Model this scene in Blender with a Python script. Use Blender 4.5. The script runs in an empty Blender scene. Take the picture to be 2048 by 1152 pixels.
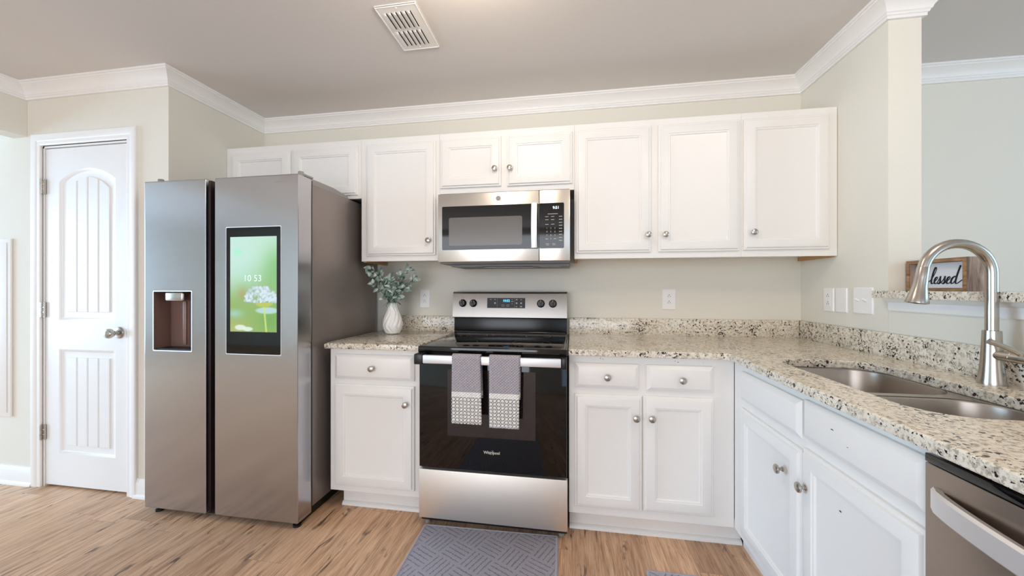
import bpy, bmesh, math, random
from mathutils import Vector, Matrix, Euler
from mathutils.geometry import tessellate_polygon
SC = bpy.context.scene
COL = SC.collection
random.seed(4)
PI = math.pi

# ------------------------------------------------------------------ camera, world, lights, exposure
cam_d = bpy.data.cameras.new('camera')
cam = bpy.data.objects.new('camera', cam_d); COL.objects.link(cam)
cam.location = (0.785, -2.434, 1.207)
cam.rotation_euler = (PI / 2, 0, 0.16)
cam_d.sensor_fit = 'HORIZONTAL'; cam_d.sensor_width = 36.0
cam_d.lens = 739.12 / 2048 * 36.0
cam_d.clip_start = 0.02
SC.camera = cam

SC.view_settings.view_transform = 'Standard'
SC.view_settings.look = 'None'
SC.view_settings.gamma = 1.0
SC.view_settings.use_curve_mapping = False
SC.view_settings.exposure = -0.05
SC.cycles.use_denoising = True
SC.cycles.max_bounces = 10
SC.cycles.diffuse_bounces = 6
SC.cycles.glossy_bounces = 6
SC.cycles.sample_clamp_indirect = 6.0
SC.cycles.caustics_reflective = False

w = bpy.data.worlds.new('world'); SC.world = w; w.use_nodes = True
w.node_tree.nodes['Background'].inputs[0].default_value = (0.62, 0.80, 1.0, 1)
w.node_tree.nodes['Background'].inputs[1].default_value = 1.0

def area(name, loc, aim, sx, sy, power, color, shape='RECTANGLE', spread=PI):
    l = bpy.data.lights.new(name, 'AREA'); l.shape = shape; l.size = sx
    if shape in ('RECTANGLE', 'ELLIPSE'): l.size_y = sy
    l.energy = power; l.color = color; l.spread = spread
    o = bpy.data.objects.new(name, l); COL.objects.link(o); o.location = loc
    o.rotation_euler = (Vector(aim) - Vector(loc)).to_track_quat('-Z', 'Y').to_euler()
    return o
def point(name, loc, r, power, color):
    l = bpy.data.lights.new(name, 'POINT'); l.shadow_soft_size = r; l.energy = power; l.color = color
    o = bpy.data.objects.new(name, l); COL.objects.link(o); o.location = loc; return o
WARM = (1.0, 0.84, 0.66); COOL = (0.64, 0.84, 1.0)
# the two round kitchen ceiling lamps
point('ceiling_lamp_light', (1.75, -1.75, 2.29), 0.11, 15, WARM)
point('ceiling_lamp_light', (0.42, -1.28, 2.29), 0.11, 13, WARM)
# daylight through the windows to the left of and behind the camera, and in the next room
area('daylight', (-6.95, -2.2, 1.30), (0, -1.9, 1.0), 2.9, 2.0, 270, (0.44, 0.72, 1.0))
area('daylight', (-0.7, -5.95, 1.25), (-0.5, 0, 1.0), 3.4, 2.1, 98, (0.92, 0.94, 1.0))
area('daylight', (3.6, -5.95, 1.4), (3.3, 0, 1.2), 2.2, 2.0, 15, (0.5, 0.76, 1.0))
area('daylight', (5.15, -2.2, 1.4), (2.5, -1.2, 1.4), 2.2, 2.0, 36, (0.50, 0.76, 1.0))

# ------------------------------------------------------------------ materials
def lin(c):
    return tuple(((v / 255) / 12.92 if v / 255 <= 0.04045 else ((v / 255 + 0.055) / 1.055) ** 2.4) for v in c) + (1.0,)

class N:
    """small node-tree helper"""
    def __init__(s, name):
        s.m = bpy.data.materials.new(name); s.m.use_nodes = True
        s.t = s.m.node_tree; s.b = s.t.nodes['Principled BSDF']
    def n(s, typ, **kw):
        x = s.t.nodes.new(typ)
        for k, v in kw.items(): setattr(x, k, v)
        return x
    def link(s, a, b): s.t.links.new(a, b)
    def obj(s): return s.n('ShaderNodeTexCoord').outputs['Object']
    def mapping(s, vec, scale=(1, 1, 1), rot=(0, 0, 0), loc=(0, 0, 0)):
        m = s.n('ShaderNodeMapping'); s.link(vec, m.inputs[0])
        m.inputs['Scale'].default_value = scale; m.inputs['Rotation'].default_value = rot; m.inputs['Location'].default_value = loc
        return m.outputs[0]
    def noise(s, vec, scale, detail=3, rough=0.5, dist=0.0):
        x = s.n('ShaderNodeTexNoise'); s.link(vec, x.inputs['Vector'])
        x.inputs['Scale'].default_value = scale; x.inputs['Detail'].default_value = detail
        x.inputs['Roughness'].default_value = rough; x.inputs['Distortion'].default_value = dist
        return x.outputs[0]
    def ramp(s, fac, stops, interp='LINEAR'):
        r = s.n('ShaderNodeValToRGB'); s.link(fac, r.inputs[0]); e = r.color_ramp.elements
        r.color_ramp.interpolation = interp
        while len(e) < len(stops): e.new(0.5)
        for i, (p, c) in enumerate(stops):
            e[i].position = p; e[i].color = c if len(c) == 4 else tuple(c) + (1,)
        return r.outputs[0]
    def mix(s, fac, a, b, typ='MIX'):
        x = s.n('ShaderNodeMix', data_type='RGBA', blend_type=typ)
        for sock, v in ((x.inputs[0], fac), (x.inputs[6], a), (x.inputs[7], b)):
            if hasattr(v, 'node'): s.link(v, sock)
            else: sock.default_value = v
        return x.outputs[2]
    def math(s, op, a, b=0.0, c=None):
        x = s.n('ShaderNodeMath', operation=op)
        for i, v in enumerate((a, b, c)):
            if v is None: continue
            if hasattr(v, 'node'): s.link(v, x.inputs[i])
            else: x.inputs[i].default_value = v
        return x.outputs[0]
    def sep(s, vec):
        x = s.n('ShaderNodeSeparateXYZ'); s.link(vec, x.inputs[0]); return x.outputs
    def comb(s, x, y, z=0.0):
        c = s.n('ShaderNodeCombineXYZ')
        for i, v in enumerate((x, y, z)):
            if hasattr(v, 'node'): s.link(v, c.inputs[i])
            else: c.inputs[i].default_value = v
        return c.outputs[0]
    def bump(s, h, strength=0.2, dist=0.002):
        b = s.n('ShaderNodeBump'); s.link(h, b.inputs['Height'])
        b.inputs['Strength'].default_value = strength; b.inputs['Distance'].default_value = dist
        s.link(b.outputs[0], s.b.inputs['Normal'])
    def col(s, v):
        if hasattr(v, 'node'): s.link(v, s.b.inputs['Base Color'])
        else: s.b.inputs['Base Color'].default_value = v
        return s
    def set(s, rough=0.5, metal=0.0, spec=0.5, coat=0.0, em=None, es=0.0):
        s.b.inputs['Roughness'].default_value = rough; s.b.inputs['Metallic'].default_value = metal
        s.b.inputs['Specular IOR Level'].default_value = spec; s.b.inputs['Coat Weight'].default_value = coat
        if em: s.b.inputs['Emission Color'].default_value = em; s.b.inputs['Emission Strength'].default_value = es
        return s

def plain(name, rgb, rough=0.5, metal=0.0, spec=0.5, coat=0.0, var=0.0, nscale=30, bump=0.0):
    x = N(name)
    if var or bump:
        o = x.obj(); nz = x.noise(o, nscale, 4)
        c = lin(rgb)
        d = tuple(max(0, v * (1 - var)) for v in c[:3]) + (1,)
        x.col(x.mix(nz, d, c))
        if bump: x.bump(nz, bump, 0.001)
    else: x.col(lin(rgb))
    x.set(rough, metal, spec, coat); return x.m

def brushed(name, rgb, rough=0.28, axis='x', var=0.12, aniso=0.0):
    x = N(name); o = x.obj()
    sc = {'x': (3, 500, 500), 'y': (500, 3, 500), 'z': (500, 500, 3)}[axis]
    nz = x.noise(x.mapping(o, sc), 1.0, 2)
    c = lin(rgb); d = tuple(v * (1 - var) for v in c[:3]) + (1,)
    x.col(x.mix(nz, d, c)); x.set(rough, 1.0)
    r = x.math('MULTIPLY_ADD', nz, 0.05, rough - 0.025); x.link(r, x.b.inputs['Roughness'])
    x.b.inputs['Anisotropic'].default_value = aniso
    return x.m

def granite():
    x = N('granite'); o = x.obj()
    a = x.ramp(x.noise(o, 16, 4, 0.6), [(0.3, lin((206, 194, 174))), (0.52, lin((228, 219, 203))), (0.7, lin((240, 233, 220)))])
    b = x.ramp(x.noise(o, 70, 4, 0.7), [(0.38, lin((150, 140, 127))), (0.48, lin((224, 215, 199))), (0.7, lin((242, 236, 224)))])
    c = x.mix(0.6, a, b)
    # mid-grey crystals
    g = x.ramp(x.noise(o, 95, 3, 0.6, 0.4), [(0.55, (0, 0, 0)), (0.61, (1, 1, 1))])
    c = x.mix(x.math('MULTIPLY', g, 0.6), c, lin((128, 118, 106)))
    # black specks, clustered
    cl = x.noise(o, 9, 3, 0.6)
    s = x.noise(o, 92, 2.5, 0.55, 0.6)
    sv = x.math('ADD', s, x.math('MULTIPLY', x.math('SUBTRACT', cl, 0.5), 0.45))
    k = x.ramp(sv, [(0.605, (0, 0, 0)), (0.635, (1, 1, 1))])
    c = x.mix(k, c, lin((44, 40, 42)))
    # small burgundy garnets
    v = x.n('ShaderNodeTexVoronoi'); x.link(o, v.inputs['Vector']); v.inputs['Scale'].default_value = 42
    pick = x.math('GREATER_THAN', x.sep(v.outputs['Color'])[0], 0.80)
    dot = x.math('MULTIPLY', pick, x.math('LESS_THAN', v.outputs['Distance'], 0.20))
    c = x.mix(dot, c, lin((70, 38, 42)))
    x.col(c).set(0.13, 0.0, 0.5); return x.m

def wood_floor():
    x = N('plank_floor'); o = x.obj(); X, Y, Z = x.sep(o)
    W, L = 0.178, 1.22
    u = x.math('DIVIDE', x.math('ADD', X, 20.04), W); idx = x.math('FLOOR', u); fu = x.math('FRACT', u)
    wn = x.n('ShaderNodeTexWhiteNoise', noise_dimensions='1D'); x.link(idx, wn.inputs['W'])
    y2 = x.math('ADD', x.math('DIVIDE', Y, L), x.math('MULTIPLY', wn.outputs['Value'], 7.3)); seg = x.math('FLOOR', y2); fv = x.math('FRACT', y2)
    wn2 = x.n('ShaderNodeTexWhiteNoise', noise_dimensions='2D'); x.link(x.comb(idx, seg), wn2.inputs['Vector'])
    r2 = wn2.outputs['Value']
    gv = x.comb(x.math('ADD', X, x.math('MULTIPLY', r2, 17.0)), x.math('MULTIPLY', x.math('ADD', Y, x.math('MULTIPLY', r2, 31.0)), 0.07), 0.0)
    g1 = x.noise(gv, 36, 8, 0.66, 0.9)
    g2 = x.noise(x.comb(x.math('ADD', X, x.math('MULTIPLY', r2, 9.0)), x.math('MULTIPLY', Y, 0.03), 0.0), 230, 4, 0.65)
    gv3 = x.comb(x.math('ADD', X, x.math('MULTIPLY', r2, 23.0)), x.math('MULTIPLY', x.math('ADD', Y, x.math('MULTIPLY', r2, 5.0)), 0.2), 0.0)
    g3 = x.noise(gv3, 21, 4, 0.6, 1.0)
    base = x.ramp(g1, [(0.30, lin((104, 78, 64))), (0.42, lin((182, 142, 112))), (0.54, lin((216, 178, 144))), (0.70, lin((234, 204, 174)))])
    base = x.mix(0.42, base, x.ramp(g2, [(0.34, lin((138, 104, 82))), (0.58, lin((230, 194, 162)))]))
    tone = x.ramp(r2, [(0.0, (0.84, 0.81, 0.79, 1)), (0.5, (0.98, 0.95, 0.92, 1)), (1.0, (1.08, 1.07, 1.06, 1))])
    base = x.mix(1.0, base, tone, 'MULTIPLY')
    knot = x.ramp(g3, [(0.60, (0, 0, 0)), (0.68, (1, 1, 1))])
    base = x.mix(x.math('MULTIPLY', knot, 0.85), base, lin((74, 56, 48)))
    e1 = x.math('LESS_THAN', x.math('MINIMUM', fu, x.math('SUBTRACT', 1.0, fu)), 0.007)
    e2 = x.math('LESS_THAN', x.math('MINIMUM', fv, x.math('SUBTRACT', 1.0, fv)), 0.0007)
    seam = x.math('MAXIMUM', e1, e2)
    base = x.mix(x.math('MULTIPLY', seam, 0.38), base, lin((90, 70, 56)))
    x.col(base).set(0.42, 0, 0.4); x.bump(g1, 0.12, 0.001); return x.m

def rug_mat():
    x = N('rug_weave'); o = x.obj(); X, Y, Z = x.sep(o)
    rx = x.sep(x.mapping(o, (1, 1, 1), (0, 0, math.radians(28))))
    B = 0.115
    iu = x.math('FLOOR', x.math('DIVIDE', rx[0], B)); iv = x.math('FLOOR', x.math('DIVIDE', rx[1], B))
    par = x.math('GREATER_THAN', x.math('ABSOLUTE', x.math('SUBTRACT', x.math('MODULO', x.math('ADD', x.math('ADD', iu, iv), 200.0), 2.0), 0.0)), 0.5)
    lu = x.math('FRACT', x.math('DIVIDE', rx[0], B / 5)); lv = x.math('FRACT', x.math('DIVIDE', rx[1], B / 5))
    m = x.n('ShaderNodeMix'); x.link(par, m.inputs[0]); x.link(lu, m.inputs[2]); x.link(lv, m.inputs[3])
    wob = x.noise(o, 160, 2)
    ln = x.math('LESS_THAN', x.math('ABSOLUTE', x.math('SUBTRACT', x.math('ADD', m.outputs[0], x.math('MULTIPLY', x.math('SUBTRACT', wob, 0.5), 0.5)), 0.5)), 0.10)
    fu = x.math('FRACT', x.math('DIVIDE', rx[0], B)); fv = x.math('FRACT', x.math('DIVIDE', rx[1], B))
    m2 = x.n('ShaderNodeMix'); x.link(par, m2.inputs[0]); x.link(fv, m2.inputs[2]); x.link(fu, m2.inputs[3])
    inside = x.math('LESS_THAN', x.math('ABSOLUTE', x.math('SUBTRACT', m2.outputs[0], 0.5)), 0.44)
    ln = x.math('MULTIPLY', ln, inside)
    nz = x.noise(o, 420, 3, 0.7)
    c = x.ramp(nz, [(0.3, lin((152, 150, 162))), (0.7, lin((198, 196, 210)))])
    c = x.mix(x.math('MULTIPLY', ln, 0.6), c, lin((98, 97, 104)))
    x.col(c).set(0.95, 0, 0.1)
    h = x.math('SUBTRACT', nz, x.math('MULTIPLY', ln, 1.5)); x.bump(h, 0.6, 0.003); return x.m

def towel_mat():
    x = N('towel_weave'); o = x.obj(); X, Y, Z = x.sep(o)
    # grey waffle
    wv = x.noise(o, 260, 2)
    sx = x.math('SINE', x.math('MULTIPLY', X, 420.0)); sz = x.math('SINE', x.math('MULTIPLY', Z, 480.0))
    waf = x.math('MULTIPLY', sx, sz)
    grey = x.mix(x.math('MULTIPLY_ADD', waf, 0.35, 0.5), lin((146, 140, 146)), lin((198, 192, 198)))
    grey = x.mix(x.math('MULTIPLY', wv, 0.4), grey, lin((158, 148, 154)))
    # white with outlined ovals below
    cu = x.math('SUBTRACT', x.math('FRACT', x.math('DIVIDE', X, 0.0185)), 0.5); cv = x.math('SUBTRACT', x.math('FRACT', x.math('DIVIDE', Z, 0.0165)), 0.5)
    d = x.math('SQRT', x.math('ADD', x.math('POWER', cu, 2.0), x.math('POWER', cv, 2.0)))
    ring = x.math('LESS_THAN', x.math('ABSOLUTE', x.math('SUBTRACT', d, 0.48)), 0.085)
    wht = x.mix(x.math('MULTIPLY', ring, 0.85), lin((238, 234, 226)), lin((118, 114, 116)))
    low = x.math('LESS_THAN', Z, -0.196); band = x.math('MULTIPLY', x.math('LESS_THAN', Z, -0.172), x.math('GREATER_THAN', Z, -0.196))
    hem = x.math('LESS_THAN', Z, -0.325)
    c = x.mix(low, grey, wht); c = x.mix(band, c, lin((236, 233, 228))); c = x.mix(hem, c, lin((206, 200, 206)))
    x.col(c).set(0.95, 0, 0.1); x.bump(x.math('ADD', waf, x.math('MULTIPLY', ring, 1.0)), 0.7, 0.003); return x.m

def weathered():
    x = N('weathered_wood'); o = x.obj()
    g = x.noise(x.mapping(o, (60, 60, 6)), 1.0, 5, 0.6, 0.5)
    x.col(x.ramp(g, [(0.3, lin((92, 76, 66))), (0.5, lin((146, 128, 116))), (0.7, lin((176, 160, 150)))])).set(0.8); return x.m
def frame_wood():
    x = N('brown_frame_wood'); o = x.obj()
    g = x.noise(x.mapping(o, (20, 14, 90)), 1.0, 5, 0.6, 0.5)
    x.col(x.ramp(g, [(0.3, lin((104, 76, 50))), (0.55, lin((152, 116, 82))), (0.75, lin((180, 146, 110)))])).set(0.7); return x.m

M = {}
M['wall'] = plain('wall_paint', (229, 225, 214), 0.75, spec=0.2, var=0.03, nscale=90, bump=0.03)
M['ceil'] = plain('ceiling_paint', (222, 218, 215), 0.9, spec=0.1, var=0.03, nscale=60)
M['trim'] = plain('trim_paint', (240, 238, 236), 0.4, spec=0.4)
M['cab'] = plain('cabinet_white', (236, 234, 231), 0.33, spec=0.45, var=0.015, nscale=14)
M['rawwood'] = plain('raw_plywood', (196, 150, 98), 0.7, var=0.25, nscale=60)
M['door'] = plain('door_paint', (238, 238, 238), 0.3, spec=0.45)
M['granite'] = granite(); M['floor'] = wood_floor(); M['rug'] = rug_mat(); M['towel'] = towel_mat()
M['rugedge'] = plain('rug_binding', (172, 169, 180), 0.9, var=0.15, nscale=300)
M['steel'] = brushed('stainless_steel', (226, 222, 216), 0.30, 'x', 0.05)
M['steelv'] = brushed('stainless_steel_fridge', (192, 192, 196), 0.20, 'x', 0.05)
M['steelw'] = brushed('stainless_steel_dishwasher', (168, 156, 146), 0.30, 'y', 0.06)
M['steel_range'] = brushed('stainless_steel_range_lightened', (236, 230, 222), 0.5, 'x', 0.04)  # drawer steel, lightened in colour in place of a brighter floor reflection
M['steel_back'] = brushed('stainless_steel_backguard_darkened', (166, 162, 157), 0.36, 'x', 0.04)  # same steel, darkened in colour to offset the lamp reflected in the leaning face
M['handle'] = plain('satin_handle_steel', (236, 236, 238), 0.48, 1.0)
M['nickel'] = plain('brushed_nickel', (188, 182, 174), 0.24, 1.0)
M['sink'] = plain('sink_steel', (178, 170, 162), 0.3, 1.0)
M['fridgeside'] = plain('fridge_side_grey', (150, 140, 136), 0.38, 0.55, var=0.04, nscale=200)
M['darkgrey'] = plain('dark_grey_plastic', (112, 110, 110), 0.45)
M['greyplast'] = plain('grey_plastic', (150, 146, 142), 0.45)
M['black'] = plain('black_plastic', (18, 18, 20), 0.35)
M['gloss'] = plain('black_glass', (9, 8, 10), 0.05, spec=0.5)
M['disppanel'] = plain('control_panel_black', (16, 14, 15), 0.3, spec=0.25)
M['riser'] = plain('black_enamel', (22, 20, 22), 0.22, spec=0.4)
M['glossw'] = plain('oven_window_glass', (36, 27, 28), 0.08, spec=0.5)
M['cooktop'] = plain('ceramic_cooktop_glass', (10, 9, 10), 0.06, spec=0.6)
M['mwmesh'] = plain('microwave_window_mesh', (96, 92, 88), 0.18, spec=0.6)
M['disp'] = plain('dispenser_recess_bronze', (140, 112, 104), 0.35, 0.4)
M['grip'] = plain('dark_grip_edge', (70, 56, 56), 0.3, 0.5)
M['ring'] = plain('burner_ring_print', (104, 96, 90), 0.3)
M['white'] = plain('white_plastic', (242, 240, 238), 0.35)
M['vase'] = plain('white_ceramic', (246, 244, 240), 0.3, var=0.02, nscale=20)
M['slot'] = plain('dark_slot', (30, 27, 26), 0.8)
M['leaf'] = None
M['stem'] = plain('plant_stem', (92, 96, 78), 0.7)
M['ink'] = plain('black_lettering', (14, 14, 15), 0.5)
M['board'] = plain('white_sign_board', (232, 232, 234), 0.6)
M['weath'] = weathered(); M['fwood'] = frame_wood()
M['keymark'] = plain('grey_key_print', (196, 190, 178), 0.5)
M['blue'] = N('display_blue').col((0.02, 0.1, 0.2, 1)).set(0.4, em=lin((90, 200, 255)), es=1.6).m
M['lit'] = N('display_white').col((0.2, 0.25, 0.3, 1)).set(0.4, em=lin((222, 244, 255)), es=1.3).m
M['dark'] = plain('dark_gap', (12, 11, 12), 0.9)
lf = N('sage_leaf'); lo = lf.obj(); ln_ = lf.noise(lo, 28, 3)
lf.col(lf.ramp(ln_, [(0.3, lin((78, 104, 98))), (0.47, lin((142, 164, 154))), (0.62, lin((206, 220, 210)))])).set(0.6)
M['leaf'] = lf.m

# ------------------------------------------------------------------ mesh helpers
def FR(o, u, v):
    u = Vector(u).normalized(); v = Vector(v).normalized(); n = u.cross(v)
    m = Matrix((u, v, n)).transposed().to_4x4(); m.translation = Vector(o); return m
def face_back(y): return FR((0, y, 0), (1, 0, 0), (0, 0, 1))     # u = x, v = z, n = toward camera (-y)
def face_right(x): return FR((x, 0, 0), (0, -1, 0), (0, 0, 1))   # u = -y, v = z, n = -x

class MB:
    def __init__(s): s.bm = bmesh.new()
    def vs(s, pts, fr=None):
        return [s.bm.verts.new((fr @ Vector(p)) if fr else Vector(p)) for p in pts]
    def face(s, vs):
        try: return s.bm.faces.new(vs)
        except ValueError: return None
    def box(s, x0, x1, y0, y1, z0, z1, bev=0.0, seg=2, fr=None):
        r = bmesh.ops.create_cube(s.bm, size=1.0); v = r['verts']
        for q in v:
            p = Vector(((x0 + x1) / 2 + q.co.x * (x1 - x0), (y0 + y1) / 2 + q.co.y * (y1 - y0), (z0 + z1) / 2 + q.co.z * (z1 - z0)))
            q.co = fr @ p if fr else p
        if bev:
            es = list({e for q in v for e in q.link_edges})
            bmesh.ops.bevel(s.bm, geom=es, offset=bev, segments=seg, affect='EDGES', profile=0.5)
        return s
    def loops(s, rings, cap0=True, cap1=True, closed=True):
        """rings: lists of points of equal count, bridged in order"""
        R = [s.vs(r) for r in rings]; n = len(R[0])
        for a, b in zip(R, R[1:]):
            for i in range(n if closed else n - 1):
                s.face((a[i], a[(i + 1) % n], b[(i + 1) % n], b[i]))
        if cap0: s.face(list(reversed(R[0])))
        if cap1: s.face(R[-1])
        return s
    def profile(s, fr, u0, u1, v0, v1, prof, back=True):
        """concentric rectangles (inset, depth)"""
        rings = []
        for i, d in prof:
            rings.append([fr @ Vector(p) for p in ((u0 + i, v0 + i, d), (u1 - i, v0 + i, d), (u1 - i, v1 - i, d), (u0 + i, v1 - i, d))])
        return s.loops(rings, back, True)
    def prism(s, fr, poly, d0, d1, holes=()):
        polys = [poly] + list(holes)
        tri = tessellate_polygon([[Vector((p[0], p[1], 0)) for p in q] for q in polys])
        flat = [p for q in polys for p in q]
        A = s.vs([(p[0], p[1], d0) for p in flat], fr); B = s.vs([(p[0], p[1], d1) for p in flat], fr)
        for t in tri:
            s.face([A[i] for i in t]); s.face([B[i] for i in reversed(t)])
        k = 0
        for q in polys:
            n = len(q)
            for i in range(n):
                a, b = k + i, k + (i + 1) % n
                s.face((A[a], A[b], B[b], B[a]))
            k += n
        return s
    def lathe(s, prof, fr=None, seg=24, mod=None):
        """prof: (radius, height) along the frame's n axis"""
        fr = fr or Matrix.Identity(4); rings = []
        for r, h in prof:
            rg = []
            for i in range(seg):
                a = 2 * PI * i / seg; rr = r * (mod(a, h) if mod else 1)
                rg.append(fr @ Vector((rr * math.cos(a), rr * math.sin(a), h)))
            rings.append(rg)
        return s.loops(rings)
    def tube(s, pts, rad, seg=12, flat=None):
        pts = [Vector(p) for p in pts]; n = len(pts)
        if not hasattr(rad, '__len__'): rad = [rad] * n
        t0 = (pts[1] - pts[0]).normalized(); up = Vector((0, 0, 1)) if abs(t0.z) < 0.9 else Vector((1, 0, 0))
        nx = t0.cross(up).normalized(); rings = []
        for i in range(n):
            t = (pts[min(i + 1, n - 1)] - pts[max(i - 1, 0)]).normalized()
            nx = (nx - t * nx.dot(t)).normalized(); ny = t.cross(nx)
            rings.append([pts[i] + rad[i] * (nx * math.cos(2 * PI * k / seg) + ny * math.sin(2 * PI * k / seg)) for k in range(seg)])
        return s.loops(rings)
    def add_mesh(s, me, mat):
        b = bmesh.new(); b.from_mesh(me); b.transform(mat)
        tmp = bpy.data.meshes.new('t'); b.to_mesh(tmp); s.bm.from_mesh(tmp); b.free(); bpy.data.meshes.remove(tmp); return s
    def obj(s, name, mat, parent=None, angle=35, recalc=True, loc=None, smooth=True, **props):
        bm = s.bm
        if recalc: bmesh.ops.recalc_face_normals(bm, faces=bm.faces)
        org = Matrix.Identity(4)
        if parent is not None: org = WM[parent.name_full]
        elif loc is not None: org = Matrix.Translation(Vector(loc))
        bm.transform(org.inverted())
        me = bpy.data.meshes.new(name); bm.to_mesh(me); bm.free()
        if smooth:
            for p in me.polygons: p.use_smooth = True
            me.set_sharp_from_angle(angle=math.radians(angle))
        me.materials.append(mat)
        o = bpy.data.objects.new(name, me); COL.objects.link(o)
        if parent is not None: o.parent = parent; WM[o.name_full] = org
        else: o.matrix_world = org; WM[o.name_full] = org
        for k, v in props.items(): o[k] = v
        return o
WM = {}
def thing(name, label, cat, loc=(0, 0, 0), rz=0.0, group=None):
    o = bpy.data.objects.new(name, None); COL.objects.link(o); o.empty_display_size = 0.1
    o.location = loc; o.rotation_euler = (0, 0, rz)
    WM[o.name_full] = Matrix.Translation(Vector(loc)) @ Matrix.Rotation(rz, 4, 'Z')
    o['label'] = label; o['category'] = cat
    if group: o['group'] = group
    return o
def tag(o, label, cat, group=None):
    o['label'] = label; o['category'] = cat
    if group: o['group'] = group
    return o
def struct(o, label=None):
    o['kind'] = 'structure'
    if label: o['label'] = label
    return o
def text_mesh(body, size, ext=0.0006, align='CENTER', bold=0.0):
    c = bpy.data.curves.new('txt', 'FONT'); c.body = body; c.size = size; c.extrude = ext; c.align_x = align; c.align_y = 'CENTER'; c.offset = bold
    c.resolution_u = 3
    o = bpy.data.objects.new('txt', c); COL.objects.link(o)
    dg = bpy.context.evaluated_depsgraph_get(); me = bpy.data.meshes.new_from_object(o.evaluated_get(dg))
    bpy.data.objects.remove(o); bpy.data.curves.remove(c); return me
def rrect(u0, u1, v0, v1, r, n=6):
    P = []
    for cx, cy, a0 in ((u1 - r, v1 - r, 0), (u0 + r, v1 - r, 90), (u0 + r, v0 + r, 180), (u1 - r, v0 + r, 270)):
        for i in range(n + 1):
            a = math.radians(a0 + 90 * i / n); P.append((cx + r * math.cos(a), cy + r * math.sin(a)))
    return P

# ------------------------------------------------------------------ room shell
XL, XR, PY, ZC = -1.485, 2.127, -0.665, 2.44     # pantry side wall, right wall, pantry front wall, ceiling
XH = -2.52                                        # header face
COLY, COLX = -0.61, 2.25                          # end of right wall
struct(MB().box(-7.1, 5.3, -6.1, 0.1, -0.06, 0.0).obj('floor', M['floor'], smooth=False), 'wood-look plank floor with dark knots and grain streaks')
struct(MB().box(-7.1, 5.3, -6.1, 0.1, ZC, ZC + 0.08).obj('ceiling', M['ceil'], smooth=False), 'flat grey-white painted ceiling')
struct(MB().box(XL - 0.10, 5.2, 0.0, 0.1, 0, ZC).obj('wall_back', M['wall'], smooth=False), 'cream painted back wall')
struct(MB().box(XL - 0.10, XL, PY + 0.1, 0.0, 0, ZC).obj('wall_left', M['wall'], smooth=False), 'cream side wall of pantry behind fridge')
# pantry front wall with door opening, continues to the left under the header
DX0, DX1, DZ = -2.395, -1.765, 2.068
pf = MB()
pf.box(-7.0, DX0, PY, PY + 0.1, 0, ZC); pf.box(DX1, XL, PY, PY + 0.1, 0, ZC); pf.box(DX0, DX1, PY, PY + 0.1, DZ, ZC)
struct(pf.obj('wall_pantry', M['wall'], smooth=False), 'pale wall around pantry door')
struct(MB().box(DX0 - 0.1, DX1 + 0.1, PY + 0.101, PY + 0.115, 0, DZ + 0.1).obj('pantry_dark_backing', M['dark'], smooth=False))  # near-black sheet: the darkness behind the door gaps is put into its colour
struct(MB().box(XH - 0.115, XH, -3.6, PY - 0.0005, 2.135, ZC).obj('wall_header', M['wall'], smooth=False), 'painted header beam over the opening at left')
struct(MB().box(XR, COLX, COLY, -0.0005, 0, ZC).obj('wall_right', M['wall'], smooth=False), 'cream right wall ending in a white column edge')
struct(MB().box(XR, COLX, -3.1, COLY - 0.0005, 0, 1.1625).obj('wall_bar', M['wall'], smooth=False), 'half wall below the granite bar ledge')
# unseen rest of the room behind the camera, with window openings
def wall_with_hole(name, fr, u0, u1, hs, th=0.1):
    m = MB(); m.prism(fr, [(u0, 0), (u1, 0), (u1, ZC), (u0, ZC)], 0, th, [[(a, c), (a, d), (b, d), (b, c)] for a, b, c, d in hs])
    return struct(m.obj(name, M['wall'], smooth=False))
wall_with_hole('wall_front', FR((0, -6.0, 0), (1, 0, 0), (0, 0, 1)), -7.0, 5.2, [(-2.4, 1.0, 0.2, 2.3), (2.5, 4.7, 0.4, 2.3)])
wall_with_hole('wall_far_left', FR((-7.0, 0, 0), (0, -1, 0), (0, 0, 1)), 0.665, 6.0, [(0.72, 3.68, 0.28, 2.32)])
wall_with_hole('wall_far_right', FR((5.2, 0, 0), (0, 1, 0), (0, 0, 1)), -6.0, 0.0, [(-3.3, -1.1, 0.4, 2.4)])

# crown moulding swept along the wall line, one piece per wall, mitred
path = [(XH, -3.6), (XH, PY), (XL, PY), (XL, 0), (XR, 0), (XR, COLY), (COLX, COLY), (COLX, 0), (5.2, 0)]
prof = [(0, 0), (0.012, 0), (0.0125, 0.012), (0.017, 0.014), (0.019, 0.021), (0.023, 0.024)]
for i in range(9):
    a = PI / 2 * i / 8; prof.append((0.064 - 0.040 * math.cos(a), 0.026 + 0.038 * (1 - math.cos(a)) * 0.55 + 0.020 * math.sin(a)))
prof += [(0.066, 0.066), (0.066, 0.072), (0.074, 0.074), (0.074, 0.0845), (0, 0.0845)]
def inn(i):
    d = Vector(path[i + 1]) - Vector(path[i]); d.normalize(); return Vector((d.y, -d.x))
for i in range(len(path) - 1):
    a, b = Vector(path[i]), Vector(path[i + 1]); n = inn(i)
    def mit(j, p):
        if 0 < j < len(path) - 1:
            n0, n1 = inn(j - 1), inn(j); return p + 0 * n, (n0 + n1) / (1 + n0.dot(n1))
        return p, n
    rings = []
    for j, p in ((i, a), (i + 1, b)):
        _, mv = mit(j, p)
        rings.append([(p.x + mv.x * q, p.y + mv.y * q, ZC - 0.085 + h) for q, h in prof])
    struct(MB().loops(rings).obj('trim_%d' % (i + 1), M['trim'], angle=25), 'white crown moulding')
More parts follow.
